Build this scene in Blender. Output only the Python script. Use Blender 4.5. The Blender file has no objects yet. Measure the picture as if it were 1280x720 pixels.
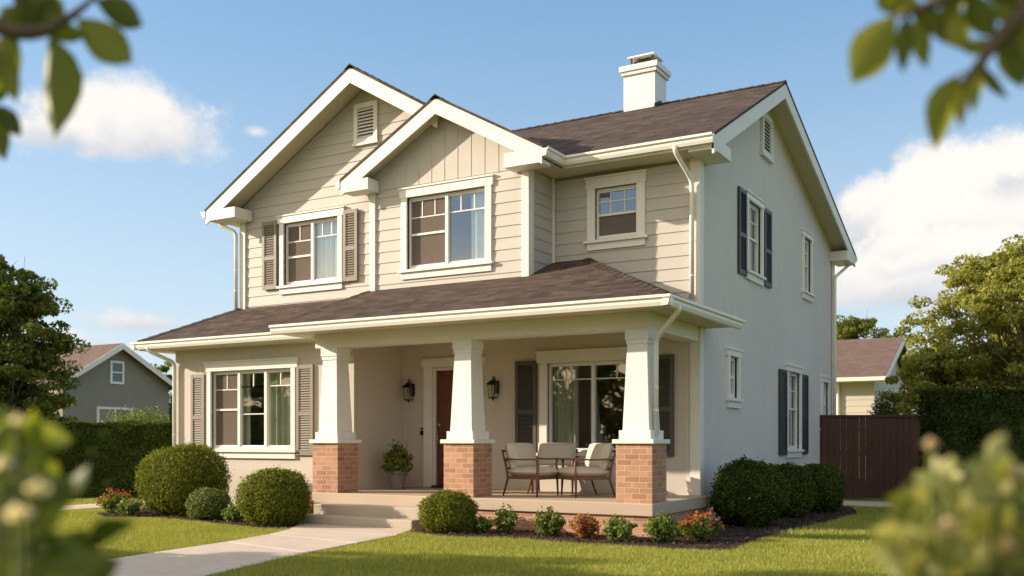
import bpy, math, random
import numpy as np
from mathutils import Vector, Matrix, noise as mnoise
R = math.radians
SC = bpy.context.scene
COL = SC.collection
# ------------------------------------------------------------------ camera
cam = bpy.data.cameras.new('camera'); camo = bpy.data.objects.new('camera', cam); COL.objects.link(camo)
camo.location = (0, 0, 1.3); camo.rotation_euler = (R(90), 0, R(30.07))
cam.sensor_width = 36; cam.lens = 1226/1280*36; cam.shift_y = 191/1280
cam.clip_start = 0.05; cam.clip_end = 3000
cam.dof.use_dof = True; cam.dof.focus_distance = 14.5; cam.dof.aperture_fstop = 1.9
SC.camera = camo
SC.view_settings.view_transform = 'Standard'; SC.view_settings.look = 'None'
SC.view_settings.gamma = 1; SC.view_settings.use_curve_mapping = False
SC.view_settings.exposure = 1.12
# ------------------------------------------------------------------ sun
SUN = Vector((-2.05, -1.0, 0.80)).normalized()
sl = bpy.data.lights.new('sun', 'SUN'); so = bpy.data.objects.new('sun', sl); COL.objects.link(so)
sl.energy = 3.55; sl.angle = R(0.6); sl.color = (1, .86, .70)
so.rotation_euler = SUN.to_track_quat('Z', 'Y').to_euler()
elev = math.asin(SUN.z); azim = math.atan2(SUN.x, SUN.y)
# ------------------------------------------------------------------ world: nishita sky with procedural clouds
W = bpy.data.worlds.new('World'); SC.world = W; W.use_nodes = True
nt = W.node_tree; nt.nodes.clear()
class NG:
    def __init__(s, nt): s.nt = nt
    def n(s, t, **k):
        x = s.nt.nodes.new(t)
        for a, b in k.items(): setattr(x, a, b)
        return x
    def l(s, a, b): s.nt.links.new(a, b)
    def inp(s, node, i, v):
        if v is None: return
        if hasattr(v, 'is_linked') or hasattr(v, 'links'): s.l(v, node.inputs[i])
        else: node.inputs[i].default_value = v
    def m(s, op, a, b=None, c=None, clamp=False):
        x = s.n('ShaderNodeMath', operation=op); x.use_clamp = clamp
        s.inp(x, 0, a); s.inp(x, 1, b); s.inp(x, 2, c); return x.outputs[0]
    def dot(s, a, v):
        x = s.n('ShaderNodeVectorMath', operation='DOT_PRODUCT'); s.l(a, x.inputs[0]); x.inputs[1].default_value = v
        return x.outputs['Value']
    def noise(s, vec, scale, detail=4, rough=.5, dist=0):
        x = s.n('ShaderNodeTexNoise'); s.inp(x, 'Vector', vec)
        x.inputs['Scale'].default_value = scale; x.inputs['Detail'].default_value = detail
        x.inputs['Roughness'].default_value = rough; x.inputs['Distortion'].default_value = dist
        return x.outputs[0]
    def ramp(s, fac, stops):
        x = s.n('ShaderNodeValToRGB'); s.l(fac, x.inputs[0]); e = x.color_ramp.elements
        while len(e) < len(stops): e.new(.5)
        for q, (p, c) in zip(e, stops): q.position = p; q.color = (*c, 1) if len(c) == 3 else c
        return x.outputs[0]
    def mr(s, v, a, b, c=0, d=1, smooth=True):
        x = s.n('ShaderNodeMapRange'); x.interpolation_type = 'SMOOTHSTEP' if smooth else 'LINEAR'
        s.l(v, x.inputs[0]); x.inputs[1].default_value = a; x.inputs[2].default_value = b
        x.inputs[3].default_value = c; x.inputs[4].default_value = d; return x.outputs[0]
    def mix(s, f, a, b, mode='MIX'):
        x = s.n('ShaderNodeMix', data_type='RGBA', blend_type=mode)
        s.inp(x, 0, f); s.inp(x, 6, a if not isinstance(a, tuple) or len(a) == 4 else (*a, 1))
        s.inp(x, 7, b if not isinstance(b, tuple) or len(b) == 4 else (*b, 1)); return x.outputs[2]
g = NG(nt)
sky = g.n('ShaderNodeTexSky', sky_type='NISHITA'); sky.sun_disc = False
sky.sun_elevation = elev; sky.sun_rotation = azim; sky.air_density = 1.0; sky.dust_density = 0.8; sky.ozone_density = 2.2
tc = g.n('ShaderNodeTexCoord').outputs['Generated']
t0 = R(30.07); RT = Vector((math.cos(t0), math.sin(t0), 0)); FW = Vector((-math.sin(t0), math.cos(t0), 0))
def pdir(px, py): return (RT*((px-640)/1226) + FW + Vector((0, 0, (551-py)/1226))).normalized()
# each cloud: bearing and height of its middle, half width, half height (radians-ish), softness
clouds = [(150, 160, .112, .052, 1.0), (60, 168, .05, .022, .8), (1225, 265, .155, .082, 1.3), (1110, 270, .085, .052, 1.1), (1160, 350, .15, .045, .95), (1270, 215, .06, .045, 1.1),
          (175, 405, .085, .022, .62), (322, 166, .020, .010, .45), (1340, 320, .2, .11, 1.1), (1650, 300, .22, .09, 1.1), (60, 425, .1, .02, .6)]
nz = g.noise(tc, 9.0, 9, .6, .15); nz2 = g.noise(tc, 30.0, 7, .62, .1)
nn = g.m('ADD', g.m('MULTIPLY', g.m('SUBTRACT', nz, .5), 2.6), g.m('MULTIPLY', g.m('SUBTRACT', nz2, .5), 1.1))
dens = None; top = None
for (px, py, sx, sy, k) in clouds:
    c = pdir(px, py); r = Vector((c.y, -c.x, 0)).normalized(); u = r.cross(c)
    a = g.m('DIVIDE', g.dot(tc, r), sx); b = g.m('DIVIDE', g.dot(tc, u), sy)
    front = g.mr(g.dot(tc, c), .5, .8)
    bb = g.m('ADD', b, g.m('MULTIPLY', g.m('MINIMUM', b, 0), .5))
    rr = g.m('SQRT', g.m('ADD', g.m('MULTIPLY', a, a), g.m('MULTIPLY', bb, bb)))
    d_ = g.m('MULTIPLY', g.m('ADD', g.m('SUBTRACT', 1.0, rr), g.m('MULTIPLY', nn, .55)), k)
    d_ = g.m('SUBTRACT', g.m('MULTIPLY', g.m('ADD', d_, 3), front), 3)
    bt = g.m('ADD', b, g.m('MULTIPLY', g.m('SUBTRACT', 1.0, front), -9))
    w_ = g.m('MULTIPLY', g.mr(d_, 0, .4), b)
    dens = d_ if dens is None else g.m('MAXIMUM', dens, d_)
    top = w_ if top is None else g.m('ADD', top, w_)
cover = g.mr(dens, .03, .50)
light = g.mr(g.m('ADD', top, g.m('MULTIPLY', nn, .9)), -1.0, .7)
ccol = g.mix(light, (3.5, 3.75, 4.2), (6.1, 5.75, 5.35))
# thin milky veil low on the horizon
sep = g.n('ShaderNodeSeparateXYZ'); g.l(tc, sep.inputs[0])
veil = g.mr(sep.outputs[2], 0.0, .44, .64, .0)
base = g.mix(veil, g.mix(.42, sky.outputs[0], (1.9, 3.6, 5.6)), (4.6, 5.2, 5.5))
# added warm glow low in the sky behind the viewer, fill for the porch
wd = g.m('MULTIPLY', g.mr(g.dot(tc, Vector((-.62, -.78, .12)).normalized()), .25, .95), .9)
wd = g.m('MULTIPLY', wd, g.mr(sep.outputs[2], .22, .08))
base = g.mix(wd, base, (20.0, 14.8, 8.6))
# warm patch added high in the unseen sky behind, lights the house front
sky_fill = g.m('MULTIPLY', g.m('MULTIPLY', g.mr(g.dot(tc, Vector((-.3, -.95, 0))), .0, .5), g.mr(sep.outputs[2], .28, .45)), .85)
base = g.mix(sky_fill, base, (9.8, 8.3, 6.1))
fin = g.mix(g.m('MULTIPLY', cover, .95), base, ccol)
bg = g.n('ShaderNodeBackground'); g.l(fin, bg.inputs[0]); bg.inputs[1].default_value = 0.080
out = g.n('ShaderNodeOutputWorld'); g.l(bg.outputs[0], out.inputs[0])

# ------------------------------------------------------------------ materials
MATS = {}
def principled(name, col=(.5, .5, .5), rough=.6, metal=0, spec=.5):
    m = bpy.data.materials.new(name); m.use_nodes = True
    p = m.node_tree.nodes['Principled BSDF']
    p.inputs['Base Color'].default_value = (*col, 1); p.inputs['Roughness'].default_value = rough
    p.inputs['Metallic'].default_value = metal; p.inputs['Specular IOR Level'].default_value = spec
    MATS[name] = m
    return m, NG(m.node_tree), p
def bump(g, p, h, strength, dist=.01):
    b = g.n('ShaderNodeBump'); b.inputs['Strength'].default_value = strength; b.inputs['Distance'].default_value = dist
    g.l(h, b.inputs['Height']); g.l(b.outputs[0], p.inputs['Normal'])
def geo(g): return g.n('ShaderNodeNewGeometry')
def coarse(name, col, var=.12, scale=1.5, rough=.7, bscale=60, bstr=.25, bdist=.006, streak=0, spec=.4):
    m, g, p = principled(name, col, rough, spec=spec)
    pos = geo(g).outputs['Position']
    a = g.noise(pos, scale, 5, .6); b = g.noise(pos, scale*9, 4, .6)
    f = g.m('ADD', g.m('MULTIPLY', g.m('SUBTRACT', a, .5), 2*var), g.m('MULTIPLY', g.m('SUBTRACT', b, .5), var))
    if streak:
        mp = g.n('ShaderNodeMapping'); mp.inputs['Scale'].default_value = (6, 6, .35); g.l(pos, mp.inputs[0])
        st = g.noise(mp.outputs[0], 1.2, 5, .6)
        f = g.m('ADD', f, g.m('MULTIPLY', g.m('SUBTRACT', st, .5), streak))
    cc = g.mix(1.0, (*col, 1), g.n('ShaderNodeRGB').outputs[0], 'MULTIPLY')
    v = g.n('ShaderNodeHueSaturation'); v.inputs['Color'].default_value = (*col, 1); g.l(g.m('ADD', f, 1), v.inputs['Value'])
    g.l(v.outputs[0], p.inputs['Base Color'])
    h = g.noise(pos, bscale, 5, .65)
    bump(g, p, h, bstr, bdist)
    return m
coarse('siding', (.48, .445, .395), .07, 2.0, .6, 90, .12, .003, .06)
coarse('stucco', (.58, .51, .43), .06, .9, .85, 130, .8, .006, .06)
coarse('stucco_grey', (.66, .60, .545), .10, .9, .85, 130, .9, .008, .14)
coarse('trim', (.74, .70, .635), .07, 1.3, .5, 40, .2, .003, .10)
coarse('white_paint', (.76, .735, .69), .06, 1.3, .5, 40, .2, .003, .10)
coarse('gutter_paint', (.80, .76, .68), .04, 2.0, .35, 30, .05, .002, .05)
coarse('soffit', (.62, .55, .40), .05, 1.0, .7, 60, .1, .002)
coarse('shutter_taupe', (.21, .18, .14), .08, 2.5, .5, 70, .1, .002)
coarse('shutter_dark', (.048, .043, .038), .08, 2.5, .45, 70, .1, .002)
coarse('shutter_brown', (.085, .075, .062), .08, 2.5, .45, 70, .1, .002)
coarse('concrete', (.46, .385, .31), .12, 1.6, .85, 120, .5, .004, 0)
coarse('porch_paint', (.46, .36, .27), .08, 2.0, .7, 100, .3, .003, .05)
coarse('pavement', (.58, .475, .38), .22, 1.1, .85, 150, .6, .004, 0)
coarse('mulch', (.055, .030, .019), .5, 5, .95, 45, 1.0, .05)
coarse('interior', (.24, .20, .16), .1, 1, .9, 20, .1, .002)
coarse('pot_grey', (.16, .145, .13), .15, 4, .7, 60, .3, .003)
coarse('cushion', (.60, .53, .44), .06, 5, .9, 220, .4, .002)
coarse('teak', (.16, .075, .034), .25, 6, .45, 60, .2, .002)
coarse('curtain', (.72, .71, .68), .05, 2, .9, 40, .1, .002)
coarse('curtain_sage', (.40, .42, .33), .05, 2, .9, 40, .1, .002)
coarse('bark', (.13, .095, .065), .3, 5, .95, 25, .9, .02)
coarse('rubber', (.03, .03, .03), .1, 5, .8, 40, .1, .002)
coarse('neighbour_grey', (.25, .225, .19), .08, 1.2, .8, 40, .3, .006, .08)
coarse('fence_brown', (.066, .027, .016), .35, 2.0, .7, 40, .4, .004, .5)
coarse('fence_grey', (.30, .27, .24), .2, 2.0, .8, 40, .4, .004, .4)
principled('black_metal', (.012, .011, .010), .35, .6)
principled('brass', (.35, .25, .12), .3, 1)
principled('lamp_glass', (.55, .42, .26), .15)
principled('dark_vent', (.05, .05, .048), .8)
principled('roof_edge', (.035, .030, .030), .6)
# door wood
m, g, p = principled('door_wood', (.07, .018, .010), .35)
mp = g.n('ShaderNodeMapping'); mp.inputs['Scale'].default_value = (14, 14, .8); g.l(geo(g).outputs['Position'], mp.inputs[0])
g.l(g.ramp(g.noise(mp.outputs[0], 2.0, 6, .6), [(.3, (.085, .024, .013)), (.7, (.17, .055, .028))]), p.inputs['Base Color'])
# brick
def brick(name, c1, c2, mortar):
    m, g, p = principled(name, c1, .85)
    uv = g.n('ShaderNodeUVMap').outputs[0]
    b = g.n('ShaderNodeTexBrick'); g.l(uv, b.inputs['Vector']); b.offset = .5
    b.inputs['Scale'].default_value = 1; b.inputs['Brick Width'].default_value = .215; b.inputs['Row Height'].default_value = .075
    b.inputs['Mortar Size'].default_value = .006; b.inputs['Mortar Smooth'].default_value = .25; b.inputs['Bias'].default_value = 0
    b.inputs['Color1'].default_value = (*c1, 1); b.inputs['Color2'].default_value = (*c2, 1); b.inputs['Mortar'].default_value = (*mortar, 1)
    pos = geo(g).outputs['Position']
    n1 = g.noise(pos, 25, 6, .7); n2 = g.noise(pos, 3, 4, .6)
    v = g.m('ADD', g.m('ADD', .52, g.m('MULTIPLY', n1, .45)), g.m('MULTIPLY', n2, .5))
    h = g.n('ShaderNodeHueSaturation'); g.l(b.outputs[0], h.inputs['Color']); g.l(v, h.inputs['Value'])
    g.l(h.outputs[0], p.inputs['Base Color'])
    hh = g.m('ADD', g.m('SUBTRACT', 1, b.outputs[1]), g.m('MULTIPLY', g.noise(pos, 90, 4, .7), .35))
    bump(g, p, hh, .8, .008)
brick('brick', (.50, .26, .15), (.33, .16, .09), (.50, .38, .28))
# asphalt shingles
def shingle(name, cols, k=1.0):
    m, g, p = principled(name, cols[0], .9, spec=.25)
    uv = g.n('ShaderNodeUVMap').outputs[0]
    def br(w, h, off, s1):
        b = g.n('ShaderNodeTexBrick'); g.l(uv, b.inputs['Vector']); b.offset = off; b.offset_frequency = 2; b.squash = s1; b.squash_frequency = 3
        b.inputs['Scale'].default_value = 1; b.inputs['Brick Width'].default_value = w; b.inputs['Row Height'].default_value = h
        b.inputs['Mortar Size'].default_value = .004; b.inputs['Mortar Smooth'].default_value = .3
        b.inputs['Color1'].default_value = (0, 0, 0, 1); b.inputs['Color2'].default_value = (1, 1, 1, 1); b.inputs['Mortar'].default_value = (.15, .15, .15, 1)
        return b
    b1 = br(.30, .135, .37, .8); b2 = br(.17, .135, .61, 1.3)
    f = g.mix(.45, b1.outputs[0], b2.outputs[0])
    pos = geo(g).outputs['Position']
    f2 = g.mix(.25, f, g.noise(pos, 1.1, 5, .65)); f3 = g.mix(.35, f2, g.noise(pos, 60, 3, .7))
    g.l(g.ramp(f3, [(.1, cols[0]), (.5, cols[1]), (.95, cols[2])]), p.inputs['Base Color'])
    sp = g.n('ShaderNodeSeparateXYZ'); g.l(uv, sp.inputs[0])
    saw = g.m('FRACT', g.m('DIVIDE', sp.outputs[1], .135))
    hh = g.m('ADD', g.m('SUBTRACT', 1.0, saw), g.m('MULTIPLY', g.noise(pos, 200, 3, .7), .3))
    hh = g.m('ADD', hh, g.m('MULTIPLY', b2.outputs[1], -.3))
    bump(g, p, hh, 1.0, .028)
shingle('shingles', [(.026, .018, .015), (.085, .058, .045), (.180, .124, .096)])
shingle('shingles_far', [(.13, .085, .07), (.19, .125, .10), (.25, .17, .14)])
# glass: thin coated pane, part reflecting and part clear
def glass(name, refl, tint=(1, 1, 1)):
    m = bpy.data.materials.new(name); m.use_nodes = True; MATS[name] = m
    g = NG(m.node_tree); m.node_tree.nodes.clear()
    tr = g.n('ShaderNodeBsdfTransparent'); tr.inputs[0].default_value = (*tint, 1)
    gl = g.n('ShaderNodeBsdfGlossy'); gl.inputs['Roughness'].default_value = .015; gl.inputs[0].default_value = (.95, .97, 1, 1)
    fr = g.n('ShaderNodeFresnel'); fr.inputs[0].default_value = 1.5
    bm_ = g.n('ShaderNodeBump'); bm_.inputs['Strength'].default_value = .12; bm_.inputs['Distance'].default_value = .02
    g.l(g.noise(geo(g).outputs['Position'], 1.3, 2, .5), bm_.inputs['Height']); g.l(bm_.outputs[0], gl.inputs['Normal'])
    f = g.m('ADD', g.m('MULTIPLY', fr.outputs[0], 1.3), refl, clamp=True)
    f = g.m('MULTIPLY', f, g.m('SUBTRACT', 1.0, geo(g).outputs['Backfacing']))        # the inner face of the pane only lets light through
    mx = g.n('ShaderNodeMixShader'); g.l(f, mx.inputs[0]); g.l(tr.outputs[0], mx.inputs[1]); g.l(gl.outputs[0], mx.inputs[2])
    o = g.n('ShaderNodeOutputMaterial'); g.l(mx.outputs[0], o.inputs[0])
glass('glass_coated', .20, (.8, .85, .85)); glass('glass_clear', .06, (.9, .92, .88))
# insect screen: fine dark mesh, part see-through
m = bpy.data.materials.new('screen'); m.use_nodes = True; MATS['screen'] = m; g = NG(m.node_tree); m.node_tree.nodes.clear()
tr = g.n('ShaderNodeBsdfTransparent'); df = g.n('ShaderNodeBsdfDiffuse'); df.inputs[0].default_value = (.21, .165, .135, 1)
mx = g.n('ShaderNodeMixShader'); mx.inputs[0].default_value = .6; g.l(tr.outputs[0], mx.inputs[1]); g.l(df.outputs[0], mx.inputs[2])
o = g.n('ShaderNodeOutputMaterial'); g.l(mx.outputs[0], o.inputs[0])
# leaves: colour differs leaf by leaf and clump by clump
def leaf(name, dark, mid, lit, trans=.35, clump=1.6, rough=.5, spec=.35):
    m, g, p = principled(name, mid, rough, spec=spec)
    ge = geo(g)
    r = ge.outputs['Random Per Island']
    f = g.m('ADD', g.m('MULTIPLY', r, .65), g.m('MULTIPLY', g.noise(ge.outputs['Position'], clump, 3, .6), .5))
    col = g.ramp(f, [(.15, dark), (.5, mid), (.9, lit)])
    g.l(col, p.inputs['Base Color'])
    tl = g.n('ShaderNodeBsdfTranslucent'); g.l(g.mix(1.0, col, (1.3, 1.25, .55, 1), 'MULTIPLY'), tl.inputs[0])
    mx = g.n('ShaderNodeMixShader'); mx.inputs[0].default_value = trans
    g.l(p.outputs[0], mx.inputs[1]); g.l(tl.outputs[0], mx.inputs[2])
    o = [x for x in m.node_tree.nodes if x.type == 'OUTPUT_MATERIAL'][0]; g.l(mx.outputs[0], o.inputs[0])
leaf('boxwood', (.065, .080, .009), (.13, .155, .018), (.25, .26, .04), .35, 1.6, .7, .12)
leaf('boxwood_bright', (.06, .09, .012), (.12, .16, .03), (.22, .25, .06), .35)
leaf('dark_hedge', (.016, .028, .007), (.034, .052, .011), (.066, .09, .02), .25, 1.6, .7, .12)
leaf('dark_shrub', (.026, .042, .009), (.05, .078, .015), (.10, .13, .026), .3, 1.6, .7, .12)
leaf('perennial', (.07, .11, .015), (.14, .20, .035), (.26, .30, .08), .4)
leaf('red_leaves', (.22, .035, .015), (.42, .075, .035), (.5, .22, .08), .35)
leaf('orange_leaves', (.20, .06, .02), (.40, .14, .06), (.46, .30, .12), .35)
leaf('tree_dark', (.055, .078, .018), (.115, .145, .03), (.22, .24, .05), .42, .5, .6, .15)
leaf('tree_olive', (.14, .15, .03), (.25, .26, .055), (.38, .36, .10), .45, .4, .6, .15)
leaf('tree_mid', (.08, .10, .02), (.15, .175, .035), (.26, .27, .06), .4, .4, .6, .15)
leaf('magnolia', (.05, .07, .010), (.10, .13, .016), (.20, .22, .03), .45, 3, .45, .3)
leaf('bud', (.55, .40, .30), (.65, .52, .40), (.75, .62, .5), .5)
leaf('blossom', (.75, .66, .58), (.82, .75, .68), (.88, .84, .78), .5)
leaf('branch_leaf', (.07, .09, .012), (.16, .18, .02), (.32, .31, .05), .55, 4, .45, .3)
leaf('shade_leaf', (.05, .07, .010), (.11, .14, .018), (.20, .23, .03), .45, 4, .5, .3)
leaf('pale_leaf', (.12, .14, .028), (.25, .26, .07), (.44, .41, .17), .35, 5, .4, .5)
leaf('blade', (.18, .205, .032), (.31, .33, .063), (.48, .46, .14), .35, .7, .6, .2)
# turf under the blades
m, g, p = principled('turf', (.1, .13, .02), .95, spec=.1)
pos = geo(g).outputs['Position']
f = g.m('ADD', g.m('MULTIPLY', g.noise(pos, .7, 5, .6), .6), g.m('MULTIPLY', g.noise(pos, 35, 4, .7), .4))
g.l(g.ramp(f, [(.3, (.12, .145, .02)), (.5, (.21, .235, .038)), (.7, (.31, .31, .07))]), p.inputs['Base Color'])
bump(g, p, g.noise(pos, 60, 4, .7), 1, .03)

# ------------------------------------------------------------------ mesh building
class MB:
    def __init__(s): s.v = []; s.f = []; s.mi = []; s.cur = 0
    def face(s, pts):
        n = len(s.v); s.v += [tuple(p) for p in pts]; s.f.append(tuple(range(n, n+len(pts)))); s.mi.append(s.cur)
    def mesh(s, vs, fs):
        n = len(s.v); s.v += [tuple(p) for p in vs]
        for f in fs: s.f.append(tuple(n+i for i in f)); s.mi.append(s.cur)
        return s
    def box(s, x0, x1, y0, y1, z0, z1, mtx=None):
        vs = [Vector((x, y, z)) for z in (z0, z1) for (x, y) in ((x0, y0), (x1, y0), (x1, y1), (x0, y1))]
        if mtx: vs = [mtx @ v for v in vs]
        return s.mesh(vs, [(3, 2, 1, 0), (4, 5, 6, 7), (0, 1, 5, 4), (1, 2, 6, 5), (2, 3, 7, 6), (3, 0, 4, 7)])
    def prism(s, poly, off):                    # poly: 3d points, extruded by vector off
        n = len(poly); off = Vector(off); a = [Vector(p) for p in poly]; b = [p+off for p in a]
        nrm = Vector((0, 0, 0))
        for i in range(n): nrm += a[i].cross(a[(i+1) % n])
        flip = nrm.dot(off) > 0
        fa = tuple(range(n)); fb = tuple(range(n, 2*n))
        fs = [fa[::-1] if flip else fa, fb if flip else fb[::-1]]
        for i in range(n):
            j = (i+1) % n
            fs.append((i, j, n+j, n+i) if flip else (j, i, n+i, n+j))
        return s.mesh(a+b, fs)
    def frustum(s, cx, cy, z0, z1, w0, w1, d0=None, d1=None):
        d0 = d0 or w0; d1 = d1 or w1
        vs = [(cx+a*w/2, cy+b*d/2, z) for (z, w, d) in ((z0, w0, d0), (z1, w1, d1)) for (a, b) in ((-1, -1), (1, -1), (1, 1), (-1, 1))]
        return s.mesh(vs, [(3, 2, 1, 0), (4, 5, 6, 7), (0, 1, 5, 4), (1, 2, 6, 5), (2, 3, 7, 6), (3, 0, 4, 7)])
    def tube(s, pts, rad, n=8, sq=None):        # rad number or list; sq=(w,d) for rectangular section
        pts = [Vector(p) for p in pts]; k = len(pts)
        if not isinstance(rad, (list, tuple)): rad = [rad]*k
        ref = None; rings = []
        for i, p in enumerate(pts):
            t = (pts[min(i+1, k-1)]-pts[max(i-1, 0)]).normalized()
            if ref is None: ref = Vector((0, 0, 1)).cross(t) if abs(t.z) < .95 else Vector((1, 0, 0))
            a = (ref - t*ref.dot(t)).normalized(); ref = a; b = t.cross(a)
            if sq: rings.append([p+a*sq[0]*x+b*sq[1]*y for x, y in ((-.5, -.5), (.5, -.5), (.5, .5), (-.5, .5))])
            else: rings.append([p+(a*math.cos(2*math.pi*j/n)+b*math.sin(2*math.pi*j/n))*rad[i] for j in range(n)])
        m_ = len(rings[0]); vs = [v for r in rings for v in r]; fs = []
        for i in range(k-1):
            for j in range(m_):
                j2 = (j+1) % m_; fs.append((i*m_+j, i*m_+j2, (i+1)*m_+j2, (i+1)*m_+j))
        fs.append(tuple(range(m_))[::-1]); fs.append(tuple(range((k-1)*m_, k*m_)))
        return s.mesh(vs, fs)
    def lathe(s, cx, cy, prof, n=20):
        vs = [(cx+r*math.cos(2*math.pi*j/n), cy+r*math.sin(2*math.pi*j/n), z) for r, z in prof for j in range(n)]
        k = len(prof); fs = [(i*n+j, i*n+(j+1) % n, (i+1)*n+(j+1) % n, (i+1)*n+j) for i in range(k-1) for j in range(n)]
        fs.append(tuple(range(n))[::-1]); fs.append(tuple(range((k-1)*n, k*n)))
        return s.mesh(vs, fs)
    def build(s, name, mat, parent=None, smooth=False, bevel=0, world=True):
        me = bpy.data.meshes.new(name); me.from_pydata(s.v, [], s.f)
        mats = mat if isinstance(mat, (list, tuple)) else [mat]
        for q in mats: me.materials.append(MATS[q])
        me.polygons.foreach_set('material_index', s.mi)
        uvl = me.uv_layers.new(name='UVMap'); uv = np.zeros((len(me.loops), 2), np.float32); i = 0
        vs = me.vertices
        for pl in me.polygons:
            n = pl.normal
            if abs(n.z) > .985: ua = Vector((1, 0, 0)); va = Vector((0, 1, 0))
            else: ua = Vector((0, 0, 1)).cross(n).normalized(); va = n.cross(ua)
            for li in pl.loop_indices:
                co = vs[me.loops[li].vertex_index].co; uv[li] = (co.dot(ua), co.dot(va))
        uvl.data.foreach_set('uv', uv.ravel())
        if smooth: me.polygons.foreach_set('use_smooth', [True]*len(me.polygons))
        o = bpy.data.objects.new(name, me); COL.objects.link(o)
        if parent is not None: adopt(o, parent)
        if bevel:
            b = o.modifiers.new('bevel', 'BEVEL'); b.width = bevel; b.segments = 2; b.limit_method = 'ANGLE'
        return o
def world_loc(o):
    v = Vector((0, 0, 0))
    while o is not None: v += o.location; o = o.parent
    return v
def adopt(o, parent):                            # keeps the mesh where it was built
    o.parent = parent; o.matrix_parent_inverse = Matrix.Translation(-world_loc(parent)) if parent.parent is None else Matrix.Identity(4)
def tag(o, label=None, cat=None, group=None, kind=None):
    if label: o['label'] = label
    if cat: o['category'] = cat
    if group: o['group'] = group
    if kind: o['kind'] = kind
    return o
def empty(name, loc, label, cat, group=None):
    o = bpy.data.objects.new(name, None); COL.objects.link(o); o.location = loc; o.empty_display_size = .3
    return tag(o, label, cat, group)
def fast_mesh(name, verts, faces, mat, parent=None, smooth=False):   # numpy arrays, faces all of one size
    me = bpy.data.meshes.new(name); nv = len(verts); nf, k = faces.shape
    me.vertices.add(nv); me.vertices.foreach_set('co', np.asarray(verts, np.float32).ravel())
    me.loops.add(nf*k); me.loops.foreach_set('vertex_index', faces.astype(np.int32).ravel())
    me.polygons.add(nf); me.polygons.foreach_set('loop_start', np.arange(0, nf*k, k, dtype=np.int32))
    me.update(calc_edges=True); me.validate()
    me.materials.append(MATS[mat])
    if smooth: me.polygons.foreach_set('use_smooth', np.ones(nf, bool))
    o = bpy.data.objects.new(name, me); COL.objects.link(o)
    if parent is not None: adopt(o, parent)
    return o

# ------------------------------------------------------------------ the ground
XR = -5.01                                        # right side wall
YA, YB, YC, YD = 14.31, 13.47, 13.80, 12.95       # main wall, middle bay, left upper wall, left lower wall
gm = MB(); gm.face([(-900, -600, 0), (900, -600, 0), (900, 1500, 0), (-900, 1500, 0)])
tag(gm.build('ground', 'turf'), 'flat green lawn ground running to the horizon', None, None, 'structure')
def flat(name, poly, z0, z1, mat, kind='structure', bevel=0):
    m_ = MB(); m_.prism([(x, y, z1) for x, y in poly], (0, 0, z0-z1))
    return tag(m_.build(name, mat, bevel=bevel), None, None, None, kind)
PL = [(-10.42, 11.46), (-9.85, 10.62), (-9.55, 9.9), (-9.32, 8.9), (-9.12, 7.6), (-8.85, 6.0), (-8.5, 4.2), (-8.1, 2.4), (-7.7, .4), (-7.4, -2), (-7.2, -5)]
PR = [(-8.28, 11.46), (-7.95, 10.62), (-7.80, 9.6), (-7.62, 8.5), (-7.32, 7.3), (-6.95, 5.8), (-6.55, 4.1), (-6.15, 2.3), (-5.75, .3), (-5.4, -2), (-5.2, -5)]
pm = MB()
for i in range(len(PL)-1):
    a, b, c, d = [Vector((*q, 0)) for q in (PL[i], PR[i], PR[i+1], PL[i+1])]
    e = .011
    k1 = (d-a).normalized()*e; k2 = (c-b).normalized()*e
    pm.prism([Vector((q.x, q.y, .032)) for q in (a+k1, b+k2, c-k2, d-k1)], (0, 0, -.05))
tag(pm.build('garden_path', 'pavement', bevel=.008), None, None, None, 'structure')
sp = MB()
for i in range(14): sp.box(-17.25, -16.2, 2+i*1.6, 3.588+i*1.6, -.02, .03)
tag(sp.build('side_path', 'pavement', bevel=.006), None, None, None, 'structure')
flat('back_patio', [(-4.9, 20.2), (-2.9, 20.2), (-1.6, 21.6), (-4.9, 21.6)], -.02, .03, 'pavement')
BED_L = [(-15.2, 12.95), (-15.3, 12.0), (-14.9, 11.2), (-14.2, 10.85), (-13.0, 10.95), (-12.0, 10.9), (-11.0, 10.62), (-10.3, 10.55), (-9.98, 10.85), (-10.5, 11.6), (-10.75, 12.1), (-10.7, 12.95)]
BED_R = [(-8.3, 12.1), (-8.15, 11.2), (-7.4, 10.95), (-6.2, 11.1), (-5.0, 10.95), (-4.1, 10.85), (-3.55, 11.2), (-3.55, 12.3), (-3.6, 14), (-3.45, 16), (-3.4, 18), (-3.8, 19.6), (-5.0, 20.1), (-5.01, 14.2), (-4.86, 12.1)]
def bed(name, poly):
    cx = sum(p[0] for p in poly)/len(poly); cy = sum(p[1] for p in poly)/len(poly)
    return flat(name, poly, -.02, .03, 'mulch')
bed('mulch_bed', BED_L); bed('mulch_bed', BED_R)
def inside(poly, x, y):
    r = np.zeros(x.shape, bool); n = len(poly)
    for i in range(n):
        x0, y0 = poly[i]; x1, y1 = poly[(i+1) % n]
        c = ((y0 > y) != (y1 > y)) & (x < (x1-x0)*(y-y0)/(y1-y0+1e-12)+x0); r ^= c
    return r
rs = np.random.RandomState(5)
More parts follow.
